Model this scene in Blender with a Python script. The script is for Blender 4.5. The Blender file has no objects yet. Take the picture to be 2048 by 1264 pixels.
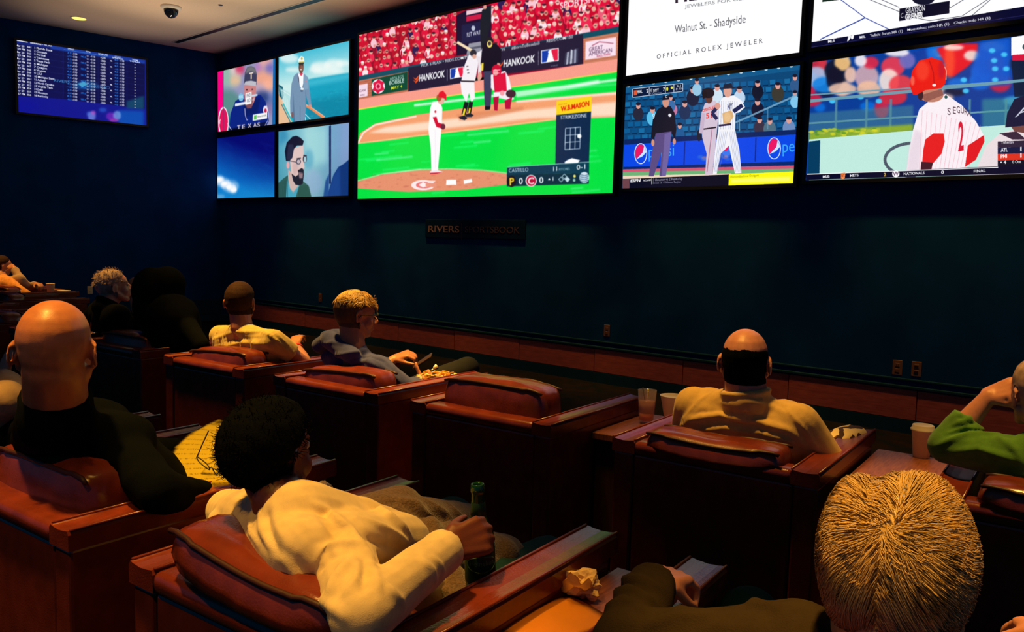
import bpy, bmesh, math, random
import numpy as np
from mathutils import Vector, Matrix, Quaternion, noise

random.seed(7)
rng = np.random.default_rng(7)
sc = bpy.context.scene
COL = sc.collection
PI = math.pi

# ------------------------------------------------------------------ camera
H = 1.40                                   # eye height of the photographer
FPX = 1617.56                              # focal length in pixels of a 2048 x 1264 frame
YAW, PITCH, ROLL = math.radians(-41.338), math.radians(5.184), math.radians(1.609)
_f = Vector((math.sin(YAW) * math.cos(PITCH), math.cos(YAW) * math.cos(PITCH), -math.sin(PITCH)))
_r0 = Vector((math.cos(YAW), -math.sin(YAW), 0))
_u0 = _r0.cross(_f)
_r = _r0 * math.cos(ROLL) + _u0 * math.sin(ROLL)
_u = _u0 * math.cos(ROLL) - _r0 * math.sin(ROLL)
CAM = Vector((0, 0, H))
cd = bpy.data.cameras.new('camera')
cd.sensor_width = 36.0
cd.lens = FPX * 36.0 / 2048.0
cd.clip_start, cd.clip_end = 0.05, 100
cam = bpy.data.objects.new('camera', cd)
cam.matrix_world = Matrix(((_r.x, _u.x, -_f.x, 0), (_r.y, _u.y, -_f.y, 0), (_r.z, _u.z, -_f.z, H), (0, 0, 0, 1)))
COL.objects.link(cam)
sc.camera = cam

# ------------------------------------------------------------------ world, exposure
sc.view_settings.view_transform = 'Standard'
sc.view_settings.look = 'None'
sc.view_settings.exposure = 0.0
sc.view_settings.gamma = 1.0
sc.view_settings.use_curve_mapping = False
w = bpy.data.worlds.new('world'); sc.world = w; w.use_nodes = True
bg = w.node_tree.nodes['Background']
bg.inputs[0].default_value = (0.012, 0.38, 1.0, 1)
bg.inputs[1].default_value = 0.105
sc.cycles.use_denoising = True
sc.cycles.max_bounces = 6

# seats stand square to a frame turned 6 degrees from the screen wall: u runs along the rows, v towards the screens
SA = math.radians(6)
def xy(u, v, z=0.0):
    return Vector((u * math.cos(SA) - v * math.sin(SA), u * math.sin(SA) + v * math.cos(SA), z))
VD = Vector((-math.sin(SA), math.cos(SA), 0)); UD = Vector((math.cos(SA), math.sin(SA), 0))
def pix_ray(px, py):
    return _r * ((px - 1024) / FPX) + _u * ((632 - py) / FPX) + _f
def pt(px, py, v):                          # where the sight line of a measured pixel meets the depth v of the seat frame
    d = pix_ray(px, py); return CAM + d * (v / d.dot(VD))
def pz(px, py, z):                          # ... meets the height z
    d = pix_ray(px, py); return CAM + d * ((z - H) / d.z)
def py_(px, py, y):                         # ... meets the plane y (front wall)
    d = pix_ray(px, py); return CAM + d * (y / d.y)

# ------------------------------------------------------------------ lights: recessed warm downlights over the seats, added uplights to brighten the ceiling
WARM = (1.0, 0.52, 0.085)
def spot(loc, target, power, angle=70, blend=0.6, size=0.06, color=WARM):
    l = bpy.data.lights.new('spotlight', 'SPOT'); l.energy = power; l.color = color
    l.spot_size = math.radians(angle); l.spot_blend = blend; l.shadow_soft_size = size
    o = bpy.data.objects.new('spotlight', l); o.location = loc
    o.rotation_euler = (Vector(target) - Vector(loc)).to_track_quat('-Z', 'Y').to_euler()
    COL.objects.link(o); return o
for u_, v_, tu, tv, pw, an in ((-1.62, 2.58, -1.10, 2.95, 600, 19), (-.30, 2.7, -.15, 3.02, 520, 20), (-.50, 3.2, -.50, 3.3, 110, 14), (-2.45, 2.65, -2.15, 2.85, 850, 17), (-3.45, 2.9, -2.98, 3.1, 1400, 22), (-4.6, 2.5, -4.06, 2.95, 1350, 20), (-2.72, 3.45, -2.92, 3.18, 700, 13),
                               (-6.3, 2.9, -5.9, 3.1, 620, 22), (-1.90, .72, -1.28, 1.14, 650, 20), (-.32, 1.05, -.20, 1.22, 850, 15), (-.62, 1.35, -.62, 1.35, 90, 12), (-2.7, .62, -2.3, 1.0, 900, 23), (-1.78, 3.1, -1.58, 3.3, 170, 9), (-4.95, 2.9, -4.72, 3.12, 330, 11), (-2.25, 1.35, -2.12, 1.42, 220, 13),  # the narrow spot over the red drink is added to brighten the glass
                               (-10.7, 4.2, -10.5, 4.4, 700, 30), (-.86, 1.35, -.84, 1.42, 150, 10)):
    spot(xy(u_, v_, 4.18), xy(tu, tv, .6), pw, an, size=.10)
for x_ in (-9.6, -7.6, -5.6, -3.6, -1.6):            # wash along the foot of the screen wall
    spot((x_, 6.15, 4.2), (x_, 6.70, .25), 360, 44, .9)
for x_, y_, pw in ((-8.0, 5.1, 330), (-9.7, 5.0, 330), (-11.0, 4.9, 190)):      # added uplights between seats and wall, put in only to brighten the ceiling
    spot((x_, y_, .25), (x_, y_ - .12, 4.25), pw, 48, 1.0, .08, (1.0, .78, .52))
for x_ in (-3.4, -1.6, .0):                          # weak downlights behind the back row
    spot(xy(x_, -.75, 4.18), xy(x_ * .97, .75, .3), 150, 34, .9, .08)
# ------------------------------------------------------------------ materials
def sl(c):                                   # sRGB 0-255 -> linear
    out = []
    for x in c:
        x /= 255.0
        out.append(x / 12.92 if x <= 0.04045 else ((x + 0.055) / 1.055) ** 2.4)
    return tuple(out)
MATS = {}
def mat(name, col, rough=0.6, spec=0.5, metal=0.0, noise_scale=0.0, noise_amt=0.0, bump=0.0, bump_scale=60.0, coat=0.0, col2=None,
        trans=0.0, ior=1.45, sss=0.0, sheen=0.0, stretch=None, detail=4.0):
    if name in MATS: return MATS[name]
    m = bpy.data.materials.new(name); m.use_nodes = True
    nt = m.node_tree; b = nt.nodes['Principled BSDF']
    b.inputs['Base Color'].default_value = (*col, 1); b.inputs['Roughness'].default_value = rough
    b.inputs['Specular IOR Level'].default_value = spec; b.inputs['Metallic'].default_value = metal
    b.inputs['Coat Weight'].default_value = coat; b.inputs['Transmission Weight'].default_value = trans
    b.inputs['IOR'].default_value = ior
    if sheen: b.inputs['Sheen Weight'].default_value = sheen
    if sss:
        b.inputs['Subsurface Weight'].default_value = sss; b.inputs['Subsurface Scale'].default_value = 0.01
        b.inputs['Subsurface Radius'].default_value = (1, .4, .2)
    tc = nt.nodes.new('ShaderNodeTexCoord'); src = tc.outputs['Object']
    if stretch:
        mp = nt.nodes.new('ShaderNodeMapping'); mp.inputs['Scale'].default_value = stretch
        nt.links.new(src, mp.inputs[0]); src = mp.outputs[0]
    if noise_amt or col2:
        n = nt.nodes.new('ShaderNodeTexNoise'); n.inputs['Scale'].default_value = noise_scale or 8; n.inputs['Detail'].default_value = detail
        nt.links.new(src, n.inputs['Vector'])
        r = nt.nodes.new('ShaderNodeMapRange'); r.inputs[1].default_value = .32; r.inputs[2].default_value = .68
        nt.links.new(n.outputs['Fac'], r.inputs[0])
        mx = nt.nodes.new('ShaderNodeMix'); mx.data_type = 'RGBA'
        c2 = col2 or tuple(x * (1 - noise_amt) for x in col)
        mx.inputs['A'].default_value = (*c2, 1); mx.inputs['B'].default_value = (*col, 1)
        nt.links.new(r.outputs[0], mx.inputs['Factor']); nt.links.new(mx.outputs['Result'], b.inputs['Base Color'])
    if bump:
        n2 = nt.nodes.new('ShaderNodeTexNoise'); n2.inputs['Scale'].default_value = bump_scale; n2.inputs['Detail'].default_value = 3
        nt.links.new(src, n2.inputs['Vector'])
        bp = nt.nodes.new('ShaderNodeBump'); bp.inputs['Strength'].default_value = bump; bp.inputs['Distance'].default_value = 0.004
        nt.links.new(n2.outputs['Fac'], bp.inputs['Height']); nt.links.new(bp.outputs[0], b.inputs['Normal'])
    MATS[name] = m
    return m
def emat(name, col, strength):
    m = bpy.data.materials.new(name); m.use_nodes = True
    nt = m.node_tree; b = nt.nodes['Principled BSDF']
    b.inputs['Base Color'].default_value = (*col, 1)
    b.inputs['Emission Color'].default_value = (*col, 1); b.inputs['Emission Strength'].default_value = strength
    return m

M_WALL = mat('wall_paint', (0.003, 0.042, 0.16), .95, .05, noise_scale=3, noise_amt=.25)
M_CEIL = mat('ceiling_plaster', (0.76, 0.57, 0.44), .9, .2, noise_scale=40, noise_amt=.06)
M_CARPET = mat('carpet', (0.016, 0.009, 0.009), .95, .05, noise_scale=7, col2=(0.004, 0.008, 0.014), bump=.6, bump_scale=300)
M_BAND = mat('band_wood', (0.48, 0.10, 0.085), .6, .3, noise_scale=9, noise_amt=.35, stretch=(1, 1, 8), bump=.1, bump_scale=60)
M_MOULD = mat('moulding_paint', (0.006, 0.04, 0.08), .8, .1, noise_scale=5, noise_amt=.2)
M_LEATHER = mat('chair_leather', (0.195, 0.031, 0.015), .23, .6, noise_scale=14, noise_amt=.35, bump=.12, bump_scale=220)
M_PIPING = mat('chair_piping', (0.05, 0.014, 0.010), .5, .4, noise_scale=30, noise_amt=.3)
M_LEG = mat('chair_leg_wood', (0.03, 0.015, 0.01), .4, .4, noise_scale=20, noise_amt=.3)
M_TABLE = mat('table_wood', (0.34, 0.115, 0.06), .38, .5, noise_scale=10, col2=(0.18, 0.05, 0.026), stretch=(14, 1.2, 1), detail=6)
M_TABLEBODY = mat('table_body_wood', (0.06, 0.02, 0.014), .5, .4, noise_scale=10, noise_amt=.4, stretch=(8, 8, 1))
M_BLACK = mat('black_plastic', (0.008, 0.009, 0.012), .45, .4, noise_scale=30, noise_amt=.2)
M_PLATE = mat('outlet_plate', (0.20, 0.085, 0.055), .5, .4, noise_scale=20, noise_amt=.1)
M_SLOT = mat('outlet_slot', (0.03, 0.012, 0.01), .6, .3, noise_scale=20, noise_amt=.1)
M_WHITE = mat('white_plastic', (0.75, 0.68, 0.60), .45, .4, noise_scale=20, noise_amt=.05)
M_DOME = mat('dark_dome', (0.01, 0.012, 0.02), .08, .7, noise_scale=20, noise_amt=.1)
M_BRONZE = mat('dim_gold', (0.26, 0.15, 0.15), .5, .4, .2, noise_scale=40, noise_amt=.15)

# ------------------------------------------------------------------ mesh helpers
def link_mesh(name, bm, m, parent=None, smooth=False):
    me = bpy.data.meshes.new(name); bm.to_mesh(me); bm.free()
    return link_me(name, me, m, parent, smooth)
def link_me(name, me, m, parent=None, smooth=False):
    if not me.materials: me.materials.append(m)
    if smooth:
        me.polygons.foreach_set('use_smooth', [True] * len(me.polygons))
    o = bpy.data.objects.new(name, me); COL.objects.link(o)
    if parent is not None: o.parent = parent
    return o
def tag(o, label=None, cat=None, group=None, kind=None):
    if label: o['label'] = label
    if cat: o['category'] = cat
    if group: o['group'] = group
    if kind: o['kind'] = kind
    return o
def empty(name, loc=(0, 0, 0), rz=0.0):
    o = bpy.data.objects.new(name, None); o.location = loc; o.rotation_euler = (0, 0, rz)
    o.empty_display_size = .05; COL.objects.link(o); return o
def copy_tree(o, parent=None):
    c = o.copy(); COL.objects.link(c); c.parent = parent
    for ch in list(o.children): copy_tree(ch, c)
    return c
def box(bm, x0, x1, y0, y1, z0, z1, bevel=0.0, seg=2):
    vs = [bm.verts.new((x, y, z)) for z in (z0, z1) for y in (y0, y1) for x in (x0, x1)]
    fs = [bm.faces.new([vs[i] for i in q]) for q in ((0, 2, 3, 1), (4, 5, 7, 6), (0, 1, 5, 4), (2, 6, 7, 3), (0, 4, 6, 2), (1, 3, 7, 5))]
    if bevel:
        es = list({e for f in fs for e in f.edges})
        bmesh.ops.bevel(bm, geom=es, offset=bevel, segments=seg, affect='EDGES', profile=.5, clamp_overlap=True)
def tube(bm, pts, r, n=8, closed=False, r_end=None):
    pts = [Vector(p) for p in pts]; rings = []
    N = len(pts); up = None
    for i, p in enumerate(pts):
        a = pts[i - 1] if (i > 0 or closed) else p
        b = pts[(i + 1) % N] if (i < N - 1 or closed) else p
        t = (b - a).normalized()
        if up is None:
            up = t.orthogonal().normalized()
        else:
            up = (up - t * up.dot(t)); up = up.normalized() if up.length > 1e-6 else t.orthogonal().normalized()
        s = t.cross(up)
        rr = r if r_end is None else r + (r_end - r) * i / (N - 1)
        rings.append([bm.verts.new(p + (up * math.cos(2 * PI * k / n) + s * math.sin(2 * PI * k / n)) * rr) for k in range(n)])
    for i in range(N if closed else N - 1):
        A, B = rings[i], rings[(i + 1) % N]
        for k in range(n):
            bm.faces.new((A[k], A[(k + 1) % n], B[(k + 1) % n], B[k]))
    if not closed:
        bm.faces.new(list(reversed(rings[0]))); bm.faces.new(rings[-1])
def lathe(bm, prof, n=24, origin=(0, 0, 0)):
    o = Vector(origin); rings = []
    for r, z in prof:
        if r < 1e-6: rings.append([bm.verts.new(o + Vector((0, 0, z)))])
        else: rings.append([bm.verts.new(o + Vector((r * math.cos(2 * PI * k / n), r * math.sin(2 * PI * k / n), z))) for k in range(n)])
    for A, B in zip(rings, rings[1:]):
        for k in range(n):
            k2 = (k + 1) % n
            if len(A) == 1 and len(B) == 1: continue
            if len(A) == 1: bm.faces.new((A[0], B[k2], B[k]))
            elif len(B) == 1: bm.faces.new((A[k], A[k2], B[0]))
            else: bm.faces.new((A[k], A[k2], B[k2], B[k]))
    return rings
def quadplane(name, corners, m, parent=None):     # BL, BR, TR, TL with a 0..1 uv map
    me = bpy.data.meshes.new(name); me.from_pydata([tuple(c) for c in corners], [], [(0, 1, 2, 3)])
    uv = me.uv_layers.new(name='UVMap')
    for i, c in enumerate(((0, 0), (1, 0), (1, 1), (0, 1))): uv.data[i].uv = c
    return link_me(name, me, m, parent)

# ------------------------------------------------------------------ room shell
WY = 6.75; CZ = H + 2.85
LA = math.radians(9.6)
CORNER = Vector((-12.27, WY, 0)); LD = Vector((-math.sin(LA), -math.cos(LA), 0)); LN = Vector((math.cos(LA), -math.sin(LA), 0))
def struct(o): return tag(o, kind='structure')
bm = bmesh.new(); box(bm, CORNER.x - .3, 4.5, WY, WY + .2, 0, CZ); struct(link_mesh('wall_front', bm, M_WALL))
bm = bmesh.new()
a = CORNER; b = CORNER + LD * 10; back = -LN * .2
vs = [bm.verts.new(p + Vector((0, 0, z))) for z in (0, CZ) for p in (a, b, b + back, a + back)]
for q in ((0, 3, 2, 1), (4, 5, 6, 7), (0, 1, 5, 4), (1, 2, 6, 5), (2, 3, 7, 6), (3, 0, 4, 7)): bm.faces.new([vs[i] for i in q])
bmesh.ops.recalc_face_normals(bm, faces=bm.faces)
struct(link_mesh('wall_left', bm, M_WALL))
bm = bmesh.new(); box(bm, -15, 5, -4, WY + .2, -.1, 0); struct(link_mesh('floor', bm, M_CARPET))
bm = bmesh.new(); box(bm, -15, 5, -4, WY + .2, CZ, CZ + .1); ceiling = struct(link_mesh('ceiling', bm, M_CEIL))
# brown panelled band low on the screen wall, panel by panel, with a dark base and a two-line moulding above
ZB0, ZB1 = H - 1.2905, H - 1.0556
bm = bmesh.new(); box(bm, CORNER.x, 4.4, WY - .03, WY, 0, ZB0 - .004); struct(link_mesh('baseboard_front', bm, M_MOULD))
band = bpy.data.objects.new('trim_1', None); COL.objects.link(band); struct(band)
x = 4.4; k = 0
pw = 1.02
bm = bmesh.new(); box(bm, -pw / 2 + .003, pw / 2 - .003, -.024, 0, ZB0, ZB1, .003, 1)
pme = bpy.data.meshes.new('panel'); bm.to_mesh(pme); bm.free(); pme.materials.append(M_BAND)
while x - pw > CORNER.x + .05:
    o = bpy.data.objects.new('panel', pme); o.location = (x - pw / 2, WY - (.0 if k % 2 else .002), 0); o.parent = band; COL.objects.link(o)
    x -= pw; k += 1
bm = bmesh.new()
box(bm, CORNER.x, 4.4, WY - .035, WY, ZB1 + .006, ZB1 + .03, .006); box(bm, CORNER.x, 4.4, WY - .022, WY, ZB1 + .065, ZB1 + .085, .006)
struct(link_mesh('trim_2', bm, M_MOULD))
bm = bmesh.new()
ang_l = math.atan2(LD.y, LD.x)
box(bm, 0, 10, 0, .03, 0, .11); box(bm, 0, 10, 0, .024, .115, ZB1, .003)
o = struct(link_mesh('baseboard_left', bm, M_MOULD)); o.location = CORNER; o.rotation_euler = (0, 0, ang_l)
# ceiling: slot diffuser
s0, s1 = pz(350, 85, CZ), pz(760, -34, CZ)
bm = bmesh.new(); box(bm, s0.x, s1.x, s0.y - .045, s0.y + .045, CZ - .004, CZ + .0, .0)
slot = tag(link_mesh('air_slot', bm, M_BLACK), 'long dark linear air slot in the pale ceiling', 'air vent')
bm = bmesh.new()
for dy in (-.05, .05): box(bm, s0.x, s1.x, s0.y + dy - .006, s0.y + dy + .006, CZ - .008, CZ, .002)
link_mesh('rim', bm, M_WHITE, slot)
# ------------------------------------------------------------------ club chairs
CH_W, CH_D = .745, .835
def lathe_box_pillow(bm, x0, x1, y0, y1, z0, z1, puff, n=14, sag=0.0, corner=3.2):
    """a stuffed cushion: a subdivided box whose faces bulge and whose corners round"""
    cx, cy, cz = (x0 + x1) / 2, (y0 + y1) / 2, (z0 + z1) / 2
    hx, hy, hz = (x1 - x0) / 2, (y1 - y0) / 2, (z1 - z0) / 2
    bmesh.ops.create_cube(bm, size=2)
    bmesh.ops.subdivide_edges(bm, edges=bm.edges[:], cuts=n, use_grid_fill=True)
    p = corner
    for v in bm.verts:
        a = v.co
        q = (abs(a.x) ** 8 + abs(a.y) ** 4 + abs(a.z) ** 6)
        m = max(abs(a.x), abs(a.y), abs(a.z))
        L = (abs(a.x) ** p + abs(a.y) ** p + abs(a.z) ** p) ** (1 / p)
        s = m / L if L > 1e-6 else 1
        t = a * (s * .75 + .25)
        bx = (1 - t.x ** 2); by = (1 - t.y ** 2); bz = (1 - t.z ** 2)
        z = t.z * hz * (1 + puff * bx * .35) - sag * bx * max(0, t.z)
        wr = noise.noise(Vector((a.x * 3 + x0, a.y * 3, a.z * 3))) * .006
        v.co = Vector((cx + t.x * hx, cy + t.y * hy * (1 + puff * bx * bz), cz + z)) + Vector((0, wr, wr))
def make_chair():
    root = empty('club_chair')
    W, D = CH_W / 2, CH_D
    for s in (-1, 1):
        xa, xb = sorted((s * W, s * (W - .078)))
        bm = bmesh.new(); box(bm, xa, xb, 0.0, D - .02, .05, .632, .008)
        arm = link_mesh('arm', bm, M_LEATHER, root)
        bm = bmesh.new()
        xa, xb = sorted((s * (W + .006), s * (W - .088)))
        # the pad is a box whose top dips slightly between the two piped edges
        ys = [-.006, .02] + [.02 + (D - .03) * i / 8 for i in range(1, 8)] + [D - .006, D + .006]
        prof = [(0, .0), (0, .04), (.06, .05), (.25, .047), (.5, .045), (.75, .047), (.94, .05), (1, .04), (1, 0)]
        rings = [[bm.verts.new((xa + (xb - xa) * t, y, .632 + h)) for t, h in prof] for y in ys]
        for A, B in zip(rings, rings[1:]):
            for i in range(len(prof)): 
                j = (i + 1) % len(prof); bm.faces.new((A[i], B[i], B[j], A[j]))
        bm.faces.new(rings[0]); bm.faces.new(list(reversed(rings[-1])))
        bmesh.ops.recalc_face_normals(bm, faces=bm.faces)
        pad = link_mesh('arm_pad', bm, M_LEATHER, arm)
        bm = bmesh.new()
        for t in (.035, .965):
            xx = xa + (xb - xa) * t
            tube(bm, [(xx, 0.0, .683), (xx, D * .5, .683), (xx, D + .004, .683), (xx, D + .008, .64)], .0042, 6)
        link_mesh('piping', bm, M_LEATHER, arm, True)
        for yy in (.06, D - .08):
            bm = bmesh.new(); box(bm, s * (W - .04) - .022, s * (W - .04) + .022, yy - .022, yy + .022, 0, .05, .004); link_mesh('leg', bm, M_LEG, root)
    w2 = W - .082
    bm = bmesh.new(); box(bm, -w2, w2, .004, .085, .06, .628, .008); link_mesh('back_panel', bm, M_LEATHER, root)
    bm = bmesh.new(); box(bm, -w2 - .002, w2 + .002, -.008, .094, .628, .68, .02, 3); link_mesh('back_rail', bm, M_LEATHER, root, True)
    bm = bmesh.new(); box(bm, -w2, w2, .085, D - .03, .09, .27, .01); link_mesh('seat_base', bm, M_LEATHER, root)
    bm = bmesh.new(); lathe_box_pillow(bm, -w2, w2, .23, D + .0, .27, .43, .12, 10); link_mesh('seat_cushion', bm, M_LEATHER, root, True)
    bm = bmesh.new(); lathe_box_pillow(bm, -w2 + .012, w2 - .012, .085, .265, .40, .80, .28, 14, .012, 5.0)
    bc = link_mesh('back_cushion', bm, M_LEATHER, root, True)
    # piping welts follow the cushion's own upper edges, front and back
    bm = bmesh.new()
    co = [v.co for v in bc.data.vertices]
    for side in (0, 1):
        path = []
        for i in range(23):
            x = (-w2 + .03) + (2 * w2 - .06) * i / 22
            near = [c for c in co if abs(c.x - x) < .03 and c.z > .7]
            if not near: continue
            best = max(near, key=lambda c: c.z * 1.0 + (c.y if side else -c.y) * 1.0)
            path.append((x, best.y, best.z + .002))
        sm = [path[0]] + [tuple((path[i - 1][k] + path[i][k] + path[i + 1][k]) / 3 for k in range(3)) for i in range(1, len(path) - 1)] + [path[-1]]
        tube(bm, sm, .0065, 6)
    link_mesh('piping', bm, M_PIPING, bc, True)
    return root
CHAIR = None; SLOUCH = []
def slouch_mesh(src):
    """the back cushion as a sitter pushes it: above the rail it rolls backwards over the padding"""
    me = src.copy(); a = np.empty(len(me.vertices) * 3, np.float32); me.vertices.foreach_get('co', a); P = a.reshape(-1, 3)
    t = np.clip((P[:, 2] - .655) / .07, 0, 1); t = t * t * (3 - 2 * t)
    P[:, 1] -= .095 * t; P[:, 0] *= .93; back = P[:, 1] < .12
    P[:, 2] -= .035 * t * (1 - (P[:, 0] / .3) ** 2)
    me.vertices.foreach_set('co', P.ravel()); me.update(); return me
def chair(u, v, label, tilt=0.0, sink=0.0, group='brown leather club chairs in rows facing the screens', rot=0.0, slouch=False, shift=0.0):
    global CHAIR
    if CHAIR is None: CHAIR = make_chair(); c = CHAIR
    else: c = copy_tree(CHAIR)
    c.location = xy(u, v); c.rotation_euler = (0, 0, SA + rot)
    for ch in c.children:
        if ch.name.startswith('back_cushion'):
            ch.location = (0, 0, -sink); ch.rotation_euler = (0, tilt, 0)
            if slouch:
                ch.location = (shift, 0, -sink)
                if not SLOUCH: SLOUCH.append(slouch_mesh(ch.data)); SLOUCH.append(slouch_mesh([g for g in ch.children][0].data))
                ch.data = SLOUCH[0]
                for g in ch.children: g.data = SLOUCH[1]
            if tilt: ch.location = (.6 * math.sin(-tilt) * 1.0, 0, -sink)
    return tag(c, label, 'chair', group)

def side_table(u0, u1, v0, v1, label, z=.60):
    root = empty('side_table', xy((u0 + u1) / 2, v0), SA)
    w_ = (u1 - u0) / 2 - .006; d = v1 - v0
    bm = bmesh.new(); box(bm, -w_, w_, 0, d, z - .03, z, .003, 1); link_mesh('table_top', bm, M_TABLE, root)
    bm = bmesh.new(); box(bm, -w_ + .01, w_ - .01, .015, d - .015, .06, z - .03, .003, 1); link_mesh('cabinet', bm, M_TABLEBODY, root)
    bm = bmesh.new(); box(bm, -w_ + .025, w_ - .025, .03, d - .03, 0, .06, 0); link_mesh('plinth', bm, M_LEG, root)
    return tag(root, label, 'table', 'wooden side tables between the club chairs')

R1 = 2.675; R2 = .90
chair(-2.065, R1, 'empty club chair in the front row between the hooded man and the bald man')
chair(-1.035, R1, 'club chair under the bald man in the mustard sweater', sink=.045, slouch=True)
chair(.035, R1, 'club chair at the right edge under the person in green', sink=.03, slouch=True)
chair(-3.02, R1, 'club chair under the blond man in glasses and slate hoodie', tilt=-.05, sink=.055)
chair(-4.025, R1, 'club chair under the man in the tan T-shirt', tilt=-.05, sink=.055)
chair(-5.03, R1, 'club chair under the figure in the dark hood', sink=.05)
chair(-6.03, R1, 'club chair under the grey-haired man looking right', sink=.05)
chair(-7.03, R1, 'empty front-row club chair just left of the grey-haired man', sink=.05)
chair(-8.03, R1 + .05, 'empty front-row club chair second to the left of the grey-haired man', sink=.05)
chair(-9.02, 3.56, 'empty far-left club chair nearest the centre of the room', sink=.05)
chair(-10.02, 3.95, 'far-left club chair with the orange jacket over its back', sink=.05)
chair(-11.03, 4.15, 'club chair under the man in the far left corner', sink=.05)
chair(-2.315, R2 + .03, 'club chair under the large bald man in black at the left', sink=.02)
chair(-1.29, R2 + .03, 'club chair under the woman in the cream sweater', sink=-.004, slouch=True, shift=-.03, tilt=.075)
chair(-.33, R2, 'nearest club chair, under the white-haired woman', sink=.05)
chair(-3.32, R2 + .03, 'club chair at the left edge behind the large bald man', sink=.05)
side_table(-1.69, -1.415, R1 + .32, R1 + .84, 'wooden side table with the red drink on it')
side_table(-.655, -.345, R1 + .32, R1 + .86, 'wooden side table with the lidded coffee cup')
side_table(-2.64, -2.445, R1 + .32, R1 + .84, 'narrow side table left of the empty front-row chair')
side_table(-3.645, -3.40, R1 + .32, R1 + .84, 'side table between the tan T-shirt man and the hooded sweatshirt man')
side_table(-4.65, -4.405, R1 + .32, R1 + .84, 'side table between the dark hooded figure and the tan T-shirt man')
side_table(-5.65, -5.41, R1 + .32, R1 + .84, 'side table between the grey-haired man and the dark hooded figure')
side_table(-1.935, -1.67, R2 + .33, R2 + .85, 'wooden side table between the bald man in black and the cream sweater')
side_table(-.91, -.71, R2 + .30, R2 + .86, 'wooden side table with the napkin and orange folder')
side_table(-10.64, -10.41, 4.30, 5.0, 'far-left side table with the small paper cup', z=.66)
# ------------------------------------------------------------------ figures: overlapping tapered volumes fused into one continuous surface
class Blob:
    def __init__(s): s.v = []; s.f = []
    def _add(s, vs, fs):
        b = len(s.v); s.v.extend(vs); s.f.extend([tuple(i + b for i in q) for q in fs])
    def cap(s, p0, p1, r0, r1=None, flat0=False, flat1=False, n=14, flatten=1.0, fdir=None):
        """tapered capsule; flatten squeezes it along fdir"""
        r1 = r0 if r1 is None else r1
        p0, p1 = Vector(p0), Vector(p1); ax = p1 - p0; L = ax.length
        ax = ax / L if L > 1e-9 else Vector((0, 0, 1))
        if fdir is not None:
            a = Vector(fdir); a = (a - ax * a.dot(ax)); a = a.normalized() if a.length > 1e-6 else ax.orthogonal().normalized()
        else: a = ax.orthogonal().normalized()
        b = ax.cross(a)
        prof = []
        m = 5
        if flat0: prof += [(0, 0.0)]
        else: prof += [(-r0 * math.cos(PI / 2 * i / m), r0 * math.sin(PI / 2 * i / m)) for i in range(m)]
        prof += [(0, r0)]
        prof += [(L, r1)]
        if flat1: prof += [(L, 0.0)]
        else: prof += [(L + r1 * math.sin(PI / 2 * i / m), r1 * math.cos(PI / 2 * i / m)) for i in range(1, m + 1)]
        vs = []; fs = []; rings = []
        for t, r in prof:
            if r < 1e-6: rings.append([len(vs)]); vs.append(tuple(p0 + ax * t))
            else:
                rings.append(list(range(len(vs), len(vs) + n)))
                vs += [tuple(p0 + ax * t + (a * (math.cos(2 * PI * k / n) * flatten) + b * math.sin(2 * PI * k / n)) * r) for k in range(n)]
        for A, B in zip(rings, rings[1:]):
            for k in range(n):
                k2 = (k + 1) % n
                if len(A) == 1: fs.append((A[0], B[k2], B[k]))
                elif len(B) == 1: fs.append((A[k], A[k2], B[0]))
                else: fs.append((A[k], A[k2], B[k2], B[k]))
        s._add(vs, fs)
    def chain(s, pts, rs, **k):
        for i in range(len(pts) - 1): s.cap(pts[i], pts[i + 1], rs[i], rs[i + 1], **k)
    def ell(s, c, r, M=None, n=16, m=10):
        c = Vector(c); vs = []; fs = []
        for j in range(m + 1):
            th = PI * j / m
            for k in range(n):
                p = Vector((r[0] * math.sin(th) * math.cos(2 * PI * k / n), r[1] * math.sin(th) * math.sin(2 * PI * k / n), r[2] * math.cos(th)))
                if M is not None: p = M @ p
                vs.append(tuple(c + p))
        for j in range(m):
            for k in range(n):
                fs.append((j * n + k, (j + 1) * n + k, (j + 1) * n + (k + 1) % n, j * n + (k + 1) % n))
        s._add(vs, fs)
    def mesh(s, name, voxel, smooth=4, fac=.5):
        me = bpy.data.meshes.new(name); me.from_pydata(s.v, [], s.f)
        bm = bmesh.new(); bm.from_mesh(me); bmesh.ops.remove_doubles(bm, verts=bm.verts, dist=1e-6)
        bmesh.ops.recalc_face_normals(bm, faces=bm.faces); bm.to_mesh(me); bm.free()
        o = bpy.data.objects.new('tmp', me); COL.objects.link(o)
        r = o.modifiers.new('r', 'REMESH'); r.mode = 'VOXEL'; r.voxel_size = voxel
        if smooth:
            m = o.modifiers.new('s', 'SMOOTH'); m.factor = fac; m.iterations = smooth
        dg = bpy.context.evaluated_depsgraph_get()
        out = bpy.data.meshes.new_from_object(o.evaluated_get(dg)); out.name = name
        bpy.data.objects.remove(o); bpy.data.meshes.remove(me)
        return out

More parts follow.
